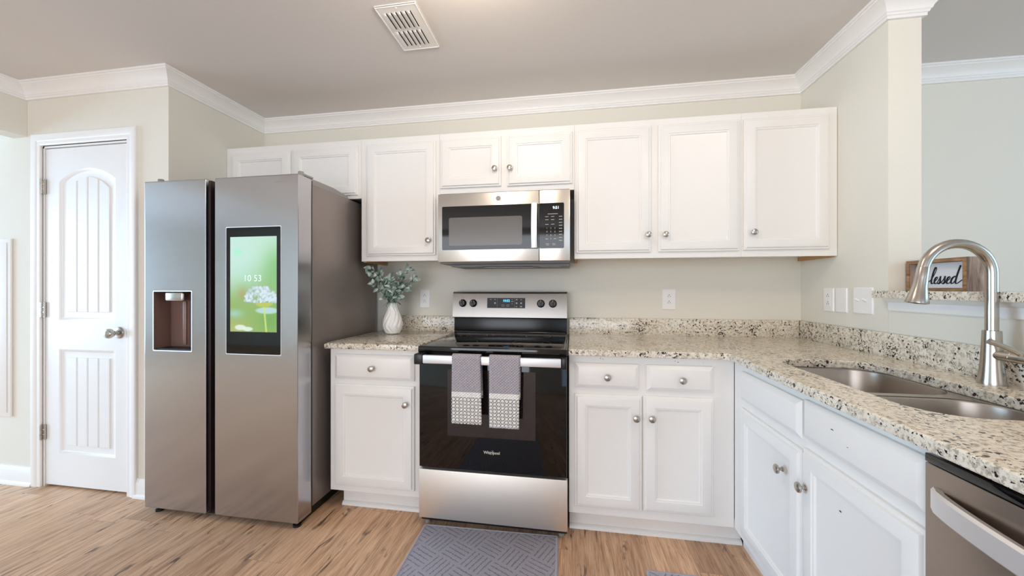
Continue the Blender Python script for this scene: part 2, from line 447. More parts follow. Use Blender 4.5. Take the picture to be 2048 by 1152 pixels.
# baseboards
def base(name, x0, x1, y, n=1):
    m = MB(); rg = []
    for x in (x0, x1):
        rg.append([(x, y - n * d, h) for d, h in ((0, 0), (0.024, 0), (0.022, 0.012), (0.014, 0.02), (0.014, 0.082), (0.010, 0.094), (0.006, 0.108), (0, 0.108))])
    return struct(m.loops(rg).obj(name, M['trim'], angle=25))
base('baseboard_left', -7.0, -2.462, PY); base('baseboard_pantry', -1.704, XL, PY); base('baseboard_back', COLX, 5.2, 0.0)

# ------------------------------------------------------------------ pantry door
dr = thing('door_1', 'white two-panel arched plank pantry door with round knob', 'door', ((DX0 + DX1) / 2, PY, 0))
dr['kind'] = 'structure'
fy = face_back(PY)
# casing: profiled boards with mitred corners
def casing(m, fr, u0, u1, v1, wd=0.068):
    cp = [(0, 0), (0, 0.010), (0.006, 0.013), (0.024, 0.013), (0.030, 0.016), (0.056, 0.019), (0.064, 0.018), (wd, 0.014), (wd, 0)]
    A = [[fr @ Vector((u0 - q, 0.0, d)) for q, d in cp], [fr @ Vector((u0 - q, v1 + q, d)) for q, d in cp],
         [fr @ Vector((u1 + q, v1 + q, d)) for q, d in cp], [fr @ Vector((u1 + q, 0.0, d)) for q, d in cp]]
    m.loops(A)
cm = MB(); casing(cm, fy, DX0 - 0.004, DX1 + 0.004, DZ + 0.004)
cm.box(DX0 - 0.004, DX0 + 0.008, PY, PY + 0.09, 0, DZ); cm.box(DX1 - 0.008, DX1 + 0.004, PY, PY + 0.09, 0, DZ); cm.box(DX0, DX1, PY, PY + 0.09, DZ - 0.010, DZ + 0.004)
cm.obj('door_frame', M['trim'], dr, angle=25)
sx0, sx1, sz0, sz1 = DX0 + 0.011, DX1 - 0.011, 0.012, DZ - 0.015
sf = face_back(PY + 0.006)
def arch_poly(u0, u1, v0, v1, rise, ins):
    a, b, c, d = u0 + ins, u1 - ins, v0 + ins, v1 - ins
    P = [(a, c), (b, c)]
    K = 24
    for i in range(K + 1):
        t = i / K; x = b + (a - b) * t
        s = 2 * t - 1
        P.append((x, d - rise + rise * (math.cos(s * PI / 2) ** 0.8 if rise else 0) if rise else d))
    return P
slab = MB()
pans = [(-2.285, -1.865, 1.012, 1.925, 0.075), (-2.285, -1.865, 0.205, 0.838, 0.0)]
slab.prism(sf, [(sx0, sz0), (sx1, sz0), (sx1, sz1), (sx0, sz1)], 0.0, -0.033, [list(reversed(arch_poly(*p, 0.0))) for p in pans])
for p in pans:
    rg = []
    for ins, d in ((0, 0), (0.010, -0.003), (0.016, -0.009), (0.030, -0.011), (0.046, -0.011)):
        rg.append([sf @ Vector((q[0], q[1], d)) for q in arch_poly(*p, ins)])
    slab.loops(rg, False, True)
dslab = slab.obj('door_slab', M['door'], dr, angle=30)
for p in pans:
    pm = MB(); u0, u1, v0, v1, rise = p; a, b = u0 + 0.050, u1 - 0.050; W = (b - a) / 4
    ap = arch_poly(u0, u1, v0, v1, rise, 0.050)[2:]
    def top(x):
        if not rise: return v1 - 0.05
        t = (b - x) / (b - a); s = 2 * t - 1
        return v1 - 0.05 - rise + rise * max(0, math.cos(s * PI / 2)) ** 0.8
    for k in range(4):
        x0, x1 = a + W * k + (0.0035 if k else 0), a + W * (k + 1) - (0.0035 if k < 3 else 0)
        xs = [x1 + (x0 - x1) * i / 8 for i in range(9)]
        P = [(x0, v0 + 0.05), (x1, v0 + 0.05)] + [(x, top(x)) for x in xs]
        c = Vector((sum(q[0] for q in P) / len(P), sum(q[1] for q in P) / len(P)))
        def ins(q, e): return (q[0] + (e if q[0] < c.x else -e), q[1] + (e if q[1] < c.y else -e))
        pm.loops([[sf @ Vector((q[0], q[1], -0.012)) for q in P], [sf @ Vector((q[0], q[1], -0.008)) for q in P],
                  [sf @ Vector((*ins(q, 0.003), -0.004)) for q in P]], False, True)
    pm.obj('plank_panel', M['door'], dslab, angle=30)
kf = FR((-1.835, PY + 0.006, 0.945), (1, 0, 0), (0, 0, 1))
MB().lathe([(0.034, 0), (0.034, 0.004), (0.030, 0.009), (0.014, 0.012), (0.012, 0.030), (0.020, 0.034), (0.027, 0.044), (0.028, 0.054), (0.024, 0.064), (0.012, 0.069), (0.001, 0.070)], kf, 28).obj('door_knob', M['nickel'], dr)
for hz in (1.825, 1.075, 0.33):
    h = MB(); h.box(DX0 - 0.012, DX0 + 0.018, PY - 0.006, PY + 0.004, hz - 0.045, hz + 0.045)
    for k in range(3): h.lathe([(0.0001, 0), (0.006, 0), (0.006, 0.029), (0.0001, 0.029)], Matrix.Translation((DX0 - 0.001, PY - 0.009, hz - 0.045 + 0.0305 * k)), 12)
    h.obj('hinge', M['nickel'], dr)
MB().box(DX1 - 0.0095, DX1 - 0.0075, PY - 0.002, PY + 0.02, 0.918, 0.972).obj('strike_plate', M['darkgrey'], dr)

# electrical panel cover on the wall at far left
ep = thing('electrical_panel', 'white flush breaker panel cover on wall left of pantry door', 'electrical panel', (-2.8, PY, 0.41))
MB().box(-2.99, -2.632, PY - 0.012, PY - 0.0005, 0.412, 1.512, 0.003).obj('cover_frame', M['trim'], ep)
MB().box(-2.965, -2.657, PY - 0.016, PY - 0.0125, 0.437, 1.488, 0.002).obj('panel_door', M['trim'], ep)

# ------------------------------------------------------------------ cabinets
DOORP = [(0, 0), (0, 0.009), (0.003, 0.0115), (0.009, 0.012), (0.013, 0.0185), (0.016, 0.0195), (0.052, 0.0195), (0.054, 0.016), (0.060, 0.0155), (0.064, 0.0105), (0.066, 0.010)]
DRAWP = [(0, 0), (0, 0.009), (0.003, 0.011), (0.016, 0.0185), (0.019, 0.0195)]
def knob(fr, u, v, parent):
    f = fr @ Matrix.Translation((u, v, 0.0195))
    return MB().lathe([(0.0085, 0), (0.0085, 0.002), (0.0055, 0.005), (0.0050, 0.011), (0.0085, 0.014), (0.0150, 0.017), (0.0160, 0.020), (0.0150, 0.0235), (0.0095, 0.0262), (0.0005, 0.027)], f, 24).obj('knob', M['nickel'], parent)
def front(kind, fr, u0, u1, v0, v1, root, kn=None):
    o = MB().profile(fr, u0, u1, v0, v1, DOORP if kind == 'door' else DRAWP).obj(kind, M['cab'], root, angle=20)
    if kn: knob(fr, kn[0], kn[1], o)
    return o
UF = face_back(-0.3055)
def upper(label, x0, x1, z0, doors, edges=()):
    r = thing('wall_cabinet', label, 'cabinet', ((x0 + x1) / 2, -0.15, z0), group=None)
    m = MB(); m.box(x0, x1, -0.305, -0.0015, z0 + 0.016, 2.134, 0.0012, 1)
    m.box(x0, x1, -0.305, -0.286, z0, z0 + 0.018, 0.0012, 1)
    m.obj('carcass', M['cab'], r)
    for e in edges:
        MB().box(e, e + 0.016, -0.284, -0.002, z0 - 0.006, z0 + 0.0155).obj('side_edge', M['rawwood'], r)
    for (a, b, c, d, k) in doors: front('door', UF, a, b, c, d, r, k)
    return r
TZ = 2.093
upper('short two-door white wall cabinet above the fridge, no knobs showing', XL + 0.001, -0.5115, 1.766, [(-1.432, -1.0, 1.787, TZ, None), (-0.983, -0.532, 1.787, TZ, None)])
upper('tall single-door white wall cabinet between fridge and microwave', -0.5105, -0.0005, 1.372, [(-0.470, -0.022, 1.405, TZ, (-0.060, 1.492))], (-0.509,))
upper('short two-door white wall cabinet directly above the microwave', 0.0, 0.7995, 1.766, [(0.009, 0.378, 1.803, TZ, (0.344, 1.900)), (0.414, 0.788, 1.800, TZ, (0.433, 1.899))])
upper('two-door white wall cabinet immediately right of microwave', 0.8, 1.6745, 1.372, [(0.810, 1.214, 1.404, TZ + 0.004, (1.196, 1.497)), (1.252, 1.660, 1.404, TZ + 0.004, (1.285, 1.496))], (0.802,))
upper('single-door white wall cabinet in the right corner against the side wall', 1.675, XR - 0.002, 1.372, [(1.681, 2.085, 1.407, TZ + 0.004, (1.722, 1.498))], (2.107,))

BF = face_back(-0.6105); CT = 0.8835
def kick(m, x0, x1):
    m.box(x0, x1, -0.535, -0.52, 0.0, 0.113)
    m.loops([[(x, -0.535 - d, h) for d, h in ((-0.001, 0), (0.018, 0), (0.017, 0.008), (0.010, 0.017), (0.003, 0.020), (-0.001, 0.020))] for x in (x0 - 0.0, x1)])
# left of the range
b1 = thing('base_cabinet', 'narrow white base cabinet with one drawer and one door between fridge and range', 'cabinet', (-0.25, -0.3, 0))
MB().box(-0.507, 0.0135, -0.61, -0.02, 0.114, CT, 0.0012, 1).obj('carcass', M['cab'], b1)
m = MB(); kick(m, -0.478, 0.0135); m.obj('toe_kick', M['cab'], b1)
front('drawer', BF, -0.473, -0.022, 0.721, 0.853, b1, (-0.250, 0.784))
front('door', BF, -0.476, -0.022, 0.150, 0.694, b1, (-0.062, 0.604))
# right of the range, with blank corner filler
b2 = thing('base_cabinet', 'white base cabinet with two drawers over two doors right of the range', 'cabinet', (1.1, -0.3, 0))
MB().box(0.772, 1.5165, -0.61, -0.02, 0.114, CT, 0.0012, 1).obj('carcass', M['cab'], b2)
m = MB(); kick(m, 0.774, 1.575); m.obj('toe_kick', M['cab'], b2)
front('drawer', BF, 0.801, 1.098, 0.727, 0.846, b2, (0.952, 0.784)); front('drawer', BF, 1.132, 1.425, 0.726, 0.846, b2, (1.287, 0.783))
front('door', BF, 0.799, 1.1115, 0.155, 0.697, b2, (1.083, 0.598)); front('door', BF, 1.1165, 1.426, 0.160, 0.699, b2, (1.153, 0.600))
# sink base along the right wall
RF = face_right(1.5165)
b3 = thing('sink_base_cabinet', 'white base cabinet under the sink with two doors and false drawer fronts', 'cabinet', (1.8, -1.1, 0))
m = MB(); m.box(1.517, 1.535, -1.5555, -0.6125, 0.114, CT, 0.0012, 1); m.box(1.535, 2.12, -1.5555, -1.540, 0.114, CT); m.box(1.535, 2.12, -1.54, -0.6125, 0.114, 0.13)
m.obj('carcass', M['cab'], b3)
m = MB(); m.box(1.577, 1.592, -1.5555, -0.556, 0.0, 0.113); m.obj('toe_kick', M['cab'], b3)
front('drawer', RF, 0.707, 1.130, 0.728, 0.850, b3); front('drawer', RF, 1.141, 1.5525, 0.738, 0.858, b3)
front('door', RF, 0.702, 1.131, 0.150, 0.692, b3, (1.040, 0.588)); front('door', RF, 1.136, 1.5525, 0.150, 0.705, b3, (1.163, 0.590))

# ------------------------------------------------------------------ granite
wt = MB(); wt.box(-0.520, 0.0145, -0.648, -0.0225, 0.884, 0.914, 0.004); tag(wt.obj('worktop', M['granite'], loc=(-0.25, -0.3, 0.884)), 'short speckled granite worktop between fridge and range, holding the vase', 'worktop')
bs = MB(); bs.box(-0.520, 0.0145, -0.022, -0.001, 0.884, 1.016, 0.003); tag(bs.obj('backsplash', M['granite'], loc=(-0.25, -0.01, 0.9)), 'short granite backsplash strip behind the vase', 'backsplash')
# L-shaped worktop with sink cut-out and faucet deck
FRT = FR((0, 0, 0), (1, 0, 0), (0, 1, 0))
SX0, SX1, SY0, SY1 = 1.603, 1.952, -1.445, -0.752
Lp = [(0.769, -0.0225), (0.769, -0.648), (1.464, -0.648), (1.479, -0.663), (1.479, -2.30), (2.105, -2.30), (2.105, -0.0225)]
hole = rrect(SX0, SX1, SY0, SY1, 0.11, 10)
wm = MB(); wm.prism(FRT, Lp, 0.884, 0.914, [hole])
wo = wm.obj('worktop', M['granite'], loc=(1.5, -0.6, 0.884), smooth=False)
tag(wo, 'L-shaped speckled granite worktop with sink cut-out right of the range', 'worktop')
bv = wo.modifiers.new('edge', 'BEVEL'); bv.width = 0.004; bv.segments = 2; bv.limit_method = 'ANGLE'; bv.angle_limit = math.radians(50)
bs = MB(); bs.box(0.769, XR - 0.0225, -0.022, -0.001, 0.884, 1.016, 0.003); tag(bs.obj('backsplash', M['granite'], loc=(1.5, -0.01, 0.9)), 'granite backsplash along back wall right of the range', 'backsplash')
bs = MB(); bs.box(XR - 0.0215, XR - 0.001, -2.30, -0.0015, 0.884, 1.016, 0.003); tag(bs.obj('backsplash', M['granite'], loc=(2.11, -1.2, 0.9)), 'granite backsplash along right wall behind the faucet', 'backsplash')
bar = MB(); bar.prism(FRT, [(2.062, -0.612), (2.062, -3.1), (2.40, -3.1), (2.40, -0.612)], 1.165, 1.195)
bo = bar.obj('bar_ledge', M['granite'], loc=(2.2, -1.5, 1.165), smooth=False)
tag(bo, 'raised granite bar ledge on the half wall behind the sink', 'ledge')
bv = bo.modifiers.new('edge', 'BEVEL'); bv.width = 0.004; bv.segments = 2; bv.limit_method = 'ANGLE'; bv.angle_limit = math.radians(50)
tm = MB(); tm.loops([[(XR - d, y, z) for d, z in ((0.0, 1.112), (0.010, 1.112), (0.012, 1.118), (0.012, 1.146), (0.020, 1.150), (0.030, 1.158), (0.034, 1.164), (0.0, 1.164))] for y in (-0.625, -3.1)])
struct(tm.obj('trim_20', M['trim'], angle=25), 'white apron moulding below bar ledge')

# ------------------------------------------------------------------ sink
sk = thing('kitchen_sink', 'undermount double-bowl stainless steel sink set in the granite worktop', 'sink', (1.78, -1.1, 0.7))
B1 = (SX0 - 0.004, SX1 + 0.006, -1.128, SY1 + 0.006, 0.105); B2 = (SX0 - 0.004, SX1 + 0.006, SY0 - 0.006, -1.158, 0.105)
fm = MB(); fm.prism(FRT, rrect(SX0 - 0.03, SX1 + 0.03, SY0 - 0.03, SY1 + 0.03, 0.12, 10), 0.8805, 0.8835, [rrect(b[0], b[1], b[2], b[3], b[4], 10) for b in (B1, B2)])
# keep the divider lower than the rim: flange only at the outside
fm.obj('rim', M['sink'], sk, smooth=False)
for b in (B1, B2):
    rg = []
    for ins, z in ((0, 0.8805), (0.002, 0.876), (0.004, 0.72), (0.012, 0.700), (0.030, 0.690), (0.10, 0.687)):
        rg.append([(p[0], p[1], z) for p in rrect(b[0] + ins, b[1] - ins, b[2] + ins, b[3] - ins, max(0.02, b[4] - ins), 10)])
    bo_ = MB().loops(rg, False, True).obj('bowl', M['sink'], sk, angle=40)
    cx, cy = (b[0] + b[1]) / 2, (b[2] + b[3]) / 2
    MB().lathe([(0.043, 0.6875), (0.043, 0.6895), (0.036, 0.6905), (0.030, 0.6885), (0.001, 0.6885)], Matrix.Translation((cx, cy, 0)), 28).obj('drain', M['nickel'], bo_)

# ------------------------------------------------------------------ faucet
FX, FY = 2.052, -1.086
fc = thing('kitchen_faucet', 'tall brushed nickel gooseneck pull-down faucet behind the sink', 'faucet', (FX, FY, 0.914))
MB().lathe([(0.0305, 0.9142), (0.0305, 0.919), (0.0285, 0.930), (0.0255, 0.955), (0.0232, 0.985), (0.0212, 1.03), (0.0200, 1.072), (0.0195, 1.077), (0.014, 1.078)], Matrix.Translation((FX, FY, 0)), 36).obj('base', M['nickel'], fc)
pts = [(FX, FY, 1.06), (FX, FY, 1.12), (FX, FY, 1.18), (FX, FY, 1.235)]
R_ = 0.0905; cx, cz = FX - R_, 1.252
for i in range(0, 21):
    a = math.radians(180 * i / 20 * 0.94); pts.append((cx + R_ * math.cos(a), FY, cz + R_ * 1.02 * math.sin(a)))
MB().tube(pts, 0.0142, 20).obj('spout', M['nickel'], fc)
e0, e1 = Vector(pts[-1]), Vector(pts[-1]) - (Vector(pts[-2]) - Vector(pts[-1])).normalized() * 0.1
ax = (Vector((1.853, FY, 1.150)) - e0).normalized()
hf = FR(e0, ax.cross(Vector((0, 1, 0))), (0, 1, 0))
if (hf.to_3x3() @ Vector((0, 0, 1))).dot(ax) < 0: hf = FR(e0, -ax.cross(Vector((0, 1, 0))), (0, 1, 0))
MB().lathe([(0.0138, -0.004), (0.0152, 0.0), (0.0158, 0.03), (0.0178, 0.06), (0.0230, 0.088), (0.0275, 0.107), (0.0275, 0.111), (0.022, 0.112), (0.020, 0.108), (0.0005, 0.108)], hf, 32).obj('spray_head', M['nickel'], fc)
hb = FR((FX, FY - 0.012, 1.004), (1, 0, 0), (0, 0, 1))
hd = MB().lathe([(0.0145, 0), (0.0145, 0.042), (0.0135, 0.043), (0.0135, 0.045), (0.0148, 0.046), (0.0148, 0.085), (0.012, 0.090), (0.0005, 0.091)], hb, 28).obj('handle_hub', M['nickel'], fc)
MB().tube([(FX, FY - 0.080, 1.012), (FX - 0.014, FY - 0.078, 1.024), (FX - 0.040, FY - 0.070, 1.040), (FX - 0.066, FY - 0.062, 1.052)], [0.007, 0.0062, 0.0064, 0.0085], 14).obj('lever', M['nickel'], hd)

# ------------------------------------------------------------------ dishwasher
dw = thing('dishwasher', 'stainless steel dishwasher with bowed bar handle beside sink cabinet', 'dishwasher', (1.8, -1.86, 0))
MB().box(1.535, 2.09, -2.155, -1.562, 0.02, 0.872).obj('body', M['darkgrey'], dw)
DWF = face_right(1.515)
dd = MB().box(1.493, 1.5345, -2.155, -1.559, 0.11, 0.856, 0.003).obj('door', M['steelw'], dw)
MB().box(1.493, 1.5345, -2.155, -1.559, 0.857, 0.874, 0.002).obj('control_strip', M['gloss'], dw)
MB().box(1.56, 1.58, -2.15, -1.562, 0.0, 0.105).obj('toe_kick', M['black'], dw)
hm = MB(); rg = []
for i in range(29):
    t = i / 28; y = -1.585 - 0.545 * t; bow = math.sin(PI * t) ** 0.55; off = 0.004 + 0.040 * bow
    x = 1.493 - off; z = 0.795
    rg.append([(x - 0.002, y, z + 0.022), (x - 0.007, y, z + 0.017), (x - 0.007, y, z - 0.019), (x - 0.002, y, z - 0.024), (x + 0.012, y, z - 0.020), (x + 0.012, y, z + 0.018)])
hm.loops(rg).obj('handle', M['handle'], dd, angle=30)

# ------------------------------------------------------------------ range
rx0, rx1 = 0.0205, 0.7655
rg_ = thing('range', 'freestanding stainless and black glass electric range between the base cabinets', 'range', (0.393, -0.34, 0))
MB().box(rx0 + 0.003, rx1 - 0.003, -0.630, -0.03, 0.02, 0.878).obj('body', M['black'], rg_)
MB().box(rx0, rx1, -0.660, -0.631, 0.046, 0.292, 0.004).obj('storage_drawer', M['steel_range'], rg_)
for x in (rx0 + 0.03, rx1 - 0.03):
    MB().lathe([(0.014, 0.0), (0.014, 0.01), (0.008, 0.012), (0.008, 0.03)], Matrix.Translation((x, -0.61, 0)), 14).obj('foot', M['greyplast'], rg_)
od = MB().box(rx0 + 0.002, rx1 - 0.002, -0.660, -0.631, 0.304, 0.868, 0.004).obj('oven_door', M['gloss'], rg_)
MB().box(0.172, 0.613, -0.6612, -0.6602, 0.470, 0.800, 0.0004, 1).obj('window', M['glossw'], od)
# handle: black brackets and flat satin bar
for a, b in ((rx0 - 0.001, 0.066), (0.738, rx1 - 0.002)):
    MB().box(a, b, -0.722, -0.6605, 0.832, 0.884, 0.006).obj('handle_bracket', M['black'], od)
MB().box(0.0665, 0.7375, -0.724, -0.704, 0.839, 0.880, 0.004).obj('handle', M['handle'], od)
lt = MB(); lt.add_mesh(text_mesh('Whirlpool', 0.0195, 0.0005, bold=0.0004), FR((0.398, -0.6604, 0.398), (1, 0, 0), (0, 0, 1)))
# ring swoosh crossing the lettering
lt.tube([(0.397 + 0.011 * math.cos(a), -0.6606, 0.399 + 0.008 * math.sin(a) + 0.005 * math.cos(a)) for a in [math.radians(200 + 12 * i) for i in range(22)]], 0.0005, 6)
lt.obj('lettering', M['keymark'], od, smooth=False)
# cooktop
ct = MB(); ct.box(rx0 - 0.001, rx1 + 0.001, -0.672, -0.060, 0.882, 0.9145, 0.006, 3)
cto = ct.obj('cooktop', M['cooktop'], rg_)
for (x, y, r) in ((0.205, -0.48, 0.075), (0.575, -0.49, 0.105), (0.205, -0.20, 0.105), (0.585, -0.20, 0.075)):
    for q in ((r, r * 0.62) if r > 0.1 else (r,)):
        A = [(x + q * math.cos(2 * PI * i / 48), y + q * math.sin(2 * PI * i / 48)) for i in range(48)]
        Bq = [(x + (q - 0.0022) * math.cos(2 * PI * i / 48), y + (q - 0.0022) * math.sin(2 * PI * i / 48)) for i in range(48)]
        MB().loops([[(p[0], p[1], 0.9149) for p in A], [(p[0], p[1], 0.9149) for p in Bq]], False, False).obj('burner_ring', M['ring'], cto, smooth=False)
fr_ = MB()
fo = rrect(rx0 + 0.012, rx1 - 0.012, -0.650, -0.085, 0.012); fi = rrect(rx0 + 0.0155, rx1 - 0.0155, -0.6465, -0.0885, 0.010)
fr_.loops([[(p[0], p[1], 0.9149) for p in fo], [(p[0], p[1], 0.9155) for p in fo], [(p[0], p[1], 0.9155) for p in fi], [(p[0], p[1], 0.9149) for p in fi]], False, False)
fr_.obj('glass_trim', M['greyplast'], cto, smooth=False)
# backguard
bgx0, bgx1 = 0.012, 0.757
MB().box(bgx0 + 0.004, bgx1 - 0.002, -0.072, -0.025, 0.885, 1.012, 0.002).obj('riser', M['riser'], rg_)
MB().tube([(bgx0 + 0.01, -0.082, 0.922), (bgx1 - 0.01, -0.082, 0.922)], 0.006, 12).obj('rear_trim_bar', M['gloss'], rg_)
bgf = FR((0, -0.100, 1.018), (1, 0, 0), (0, 0.10, 1))     # leaning face
bp = MB()
P = rrect(bgx0, bgx1, 0.0, 0.166, 0.012, 5)
sec = [(-0.100, 1.018), (-0.0845, 1.168), (-0.080, 1.178), (-0.070, 1.183), (-0.025, 1.183), (-0.025, 1.012), (-0.090, 1.012)]
bp.loops([[(x, y, z) for y, z in sec] for x in (bgx0, bgx1)])
bgo = bp.obj('backguard', M['steel_back'], rg_, angle=50)
dpx0, dpx1 = 0.244, 0.492
dpo = MB().box(dpx0, dpx1, 0.060, 0.125, 0.0003, 0.0016, 0.0006, 1, fr=bgf).obj('control_display', M['disppanel'], rg_)
MB().add_mesh(text_mesh('10:52', 0.021, 0.0003, bold=0.0006), bgf @ Matrix.Translation((0.370, 0.107, 0.0022))).obj('clock_digits', M['blue'], dpo, smooth=False)
km = MB()
for (u, v, w_, h_) in ((0.268, 0.115, 0.010, 0.003), (0.296, 0.115, 0.010, 0.003), (0.296, 0.092, 0.010, 0.009), (0.408, 0.115, 0.007, 0.003), (0.408, 0.103, 0.016, 0.0025), (0.408, 0.088, 0.006, 0.003),
                       (0.437, 0.114, 0.012, 0.005), (0.466, 0.114, 0.009, 0.003), (0.437, 0.092, 0.010, 0.009), (0.466, 0.092, 0.010, 0.009), (0.436, 0.070, 0.010, 0.003), (0.466, 0.070, 0.013, 0.006)):
    km.box(u - w_ / 2, u + w_ / 2, v - h_ / 2, v + h_ / 2, 0.0017, 0.0021, fr=bgf)
for u in (0.348, 0.380):
    for a, b, c, d in ((u - 0.009, u + 0.009, 0.070, 0.0712), (u - 0.009, u + 0.009, 0.0808, 0.082), (u - 0.009, u - 0.0078, 0.070, 0.082), (u + 0.0078, u + 0.009, 0.070, 0.082), (u - 0.0006, u + 0.0006, 0.072, 0.080)):
        km.box(a, b, c, d, 0.0017, 0.0021, fr=bgf)
for u in (0.310, 0.4225): km.box(u - 0.0003, u + 0.0003, 0.062, 0.123, 0.0017, 0.0019, fr=bgf)
km.obj('button_marks', M['keymark'], dpo, smooth=False)
for u, rot in ((0.080, 0.35), (0.151, 0.35), (0.592, 0.0), (0.668, 0.0)):
    kf_ = bgf @ Matrix.Translation((u, 0.090, 0)) @ Matrix.Rotation(rot, 4, 'Z')
    k = MB().lathe([(0.025, 0.0003), (0.025, 0.004), (0.0225, 0.007), (0.020, 0.022), (0.018, 0.0245), (0.0005, 0.025)], kf_, 28)
    k.box(-0.0045, 0.0045, -0.019, 0.020, 0.022, 0.032, 0.002, 2, fr=kf_)
    ko = k.obj('knob', M['black'], rg_)
    MB().box(-0.001, 0.001, 0.006, 0.019, 0.0321, 0.0326, fr=kf_).obj('pointer_mark', M['keymark'], ko, smooth=False)
for u in (0.080, 0.151, 0.592, 0.668):
    for v in (0.127, 0.050): MB().lathe([(0.0018, 0.0002), (0.0018, 0.0005)], bgf @ Matrix.Translation((u, v, 0)), 10).obj('dial_mark', M['darkgrey'], bgo, smooth=False)

# ------------------------------------------------------------------ dish towels over the oven handle
def towel(x0, x1, zb, label, skew):
    m = MB(); top = 0.8835; rows = []
    sec = [(-0.7285, zb)]
    n = 34
    for i in range(1, n + 1): sec.append((-0.7285, zb + (top - 0.006 - zb) * i / n))
    for i in range(1, 6):
        a = PI * i / 6; sec.append((-0.714 - 0.0145 * math.cos(a), top - 0.004 + 0.006 * math.sin(a)))
    for i in range(0, 13): sec.append((-0.699, top - 0.006 - 0.20 * i / 12))
    nx = 14; rings = []
    for (y, z) in sec:
        row = []
        for j in range(nx + 1):
            t = j / nx; d = (top - z)
            x = x0 + (x1 - x0) * t + skew * d * (t - 0.2)
            wave = 0.0022 * math.sin(t * 7 + z * 11) * min(1, d * 6) if y < -0.71 else 0
            row.append((x, y - abs(wave) - 0.0012 * math.sin(j * 3.1 + z * 150) * (0.4 if y < -0.71 else 0), z))
        rings.append(row)
    m.loops(rings, False, False, closed=False)
    o = m.obj('dish_towel', M['towel'], loc=(x0, -0.714, 0.8835), angle=80, recalc=False)
    sd = o.modifiers.new('thick', 'SOLIDIFY'); sd.thickness = 0.005; sd.offset = 1.0
    return tag(o, label, 'towel', None)
towel(0.219, 0.358, 0.560, 'left grey waffle dish towel with patterned white end on oven handle', 0.03)
towel(0.401, 0.548, 0.550, 'right grey waffle dish towel, hanging slightly lower on oven handle', -0.02)

# ------------------------------------------------------------------ microwave
mx0, mx1 = 0.0215, 0.7765; MF = face_back(-0.392)
mw = thing('microwave', 'stainless over-the-range microwave mounted under the short cabinet', 'microwave', (0.4, -0.2, 1.335))
mb = MB(); mb.box(mx0 + 0.002, mx1 - 0.004, -0.362, -0.012, 1.348, 1.757); mb.box(mx0 + 0.05, mx1 - 0.006, -0.30, -0.012, 1.334, 1.349)
mb.obj('body', M['darkgrey'], mw)
sx = 0.607
md = MB().box(mx0, sx - 0.0008, -0.392, -0.3625, 1.357, 1.748, 0.0035).obj('door', M['steel'], mw)
mp = MB().box(sx + 0.0008, mx1, -0.392, -0.3625, 1.357, 1.748, 0.0035).obj('control_panel', M['steel'], mw)
gl = MB(); gl.prism(MF, rrect(0.047, sx - 0.002, 1.425, 1.675, 0.006), 0.0002, 0.0012); gl.obj('window_glass', M['gloss'], md, smooth=False)
gw = MB(); gw.prism(MF, rrect(0.088, 0.513, 1.449, 1.610, 0.010), 0.0012, 0.0018); gw.obj('window_mesh', M['mwmesh'], md, smooth=False)
hr = []
for i in range(13):
    t = i / 12; v = 1.428 + 0.247 * t; d = 0.022 + 0.016 * math.sin(PI * t)
    hr.append([MF @ Vector(p) for p in ((0.566, v, d - 0.012), (0.566, v, d - 0.002), (0.570, v, d), (0.594, v, d), (0.598, v, d - 0.002), (0.598, v, d - 0.012))])
hh = MB().loops(hr)
for v in (1.436, 1.666): hh.box(0.572, 0.592, v - 0.008, v + 0.008, 0.0013, 0.016, fr=MF)
hh.obj('handle', M['handle'], md, angle=30)
kp = MB(); kp.prism(MF, rrect(sx + 0.0015, 0.744, 1.425, 1.675, 0.007), 0.0002, 0.0012); kpo = kp.obj('keypad', M['gloss'], mw, smooth=False)
MB().add_mesh(text_mesh('9:51', 0.021, 0.0003, bold=0.0005), MF @ Matrix.Translation((0.700, 1.648, 0.0016))).obj('clock_digits', M['lit'], kpo, smooth=False)
dg = 1
def key_dash(a, b, c, d): MB().box(a, b, c, d, 0.0013, 0.0016, fr=MF).obj('key_label', M['keymark'], kpo, smooth=False)
for r in range(4):
    for c in range(3):
        u, v = 0.650 + 0.022 * c, 1.536 - 0.0195 * r
        if r < 3: body = str(dg); dg += 1
        elif c == 1: body = '0'
        else:
            key_dash(u - 0.007, u + 0.007, v - 0.0012, v + 0.0012); continue
        MB().add_mesh(text_mesh(body, 0.012, 0.0002), MF @ Matrix.Translation((u, v, 0.0015))).obj('key_digit', M['keymark'], kpo, smooth=False)
for v in (1.600, 1.583, 1.558):
    for u in (0.650, 0.682): key_dash(u - 0.009, u + 0.009, v - 0.0012, v + 0.0012)
for r in range(9): key_dash(0.716, 0.734, 1.6 - 0.0165 * r - 0.0014, 1.6 - 0.0165 * r + 0.0014)
key_dash(0.655, 0.710, 1.6135, 1.616)
for u in (0.654, 0.690): key_dash(u - 0.010, u + 0.008, 1.450, 1.4522); key_dash(u - 0.008, u + 0.006, 1.443, 1.445)
bd = FR((0.378, -0.392, 1.7125), (1, 0, 0), (0, 0, 1))
MB().lathe([(0.0145, 0.0002), (0.0145, 0.0016), (0.0125, 0.002), (0.012, 0.0014), (0.0005, 0.0014)], bd, 28).obj('badge', M['greyplast'], md)
for a, b in ((0.10, 0.22), (0.60, 0.72)):
    v = MB(); v.box(a, b, -0.30, -0.14, 1.3325, 1.3338)
    for i in range(12): v.box(a + 0.004 + i * (b - a - 0.008) / 12, a + 0.008 + i * (b - a - 0.008) / 12, -0.296, -0.144, 1.3318, 1.3326)
    v.obj('grease_filter', M['greyplast'], mw, smooth=False)
MB().box(0.26, 0.56, -0.29, -0.19, 1.331, 1.3338, 0.001).obj('lamp_cover', M['gloss'], mw)

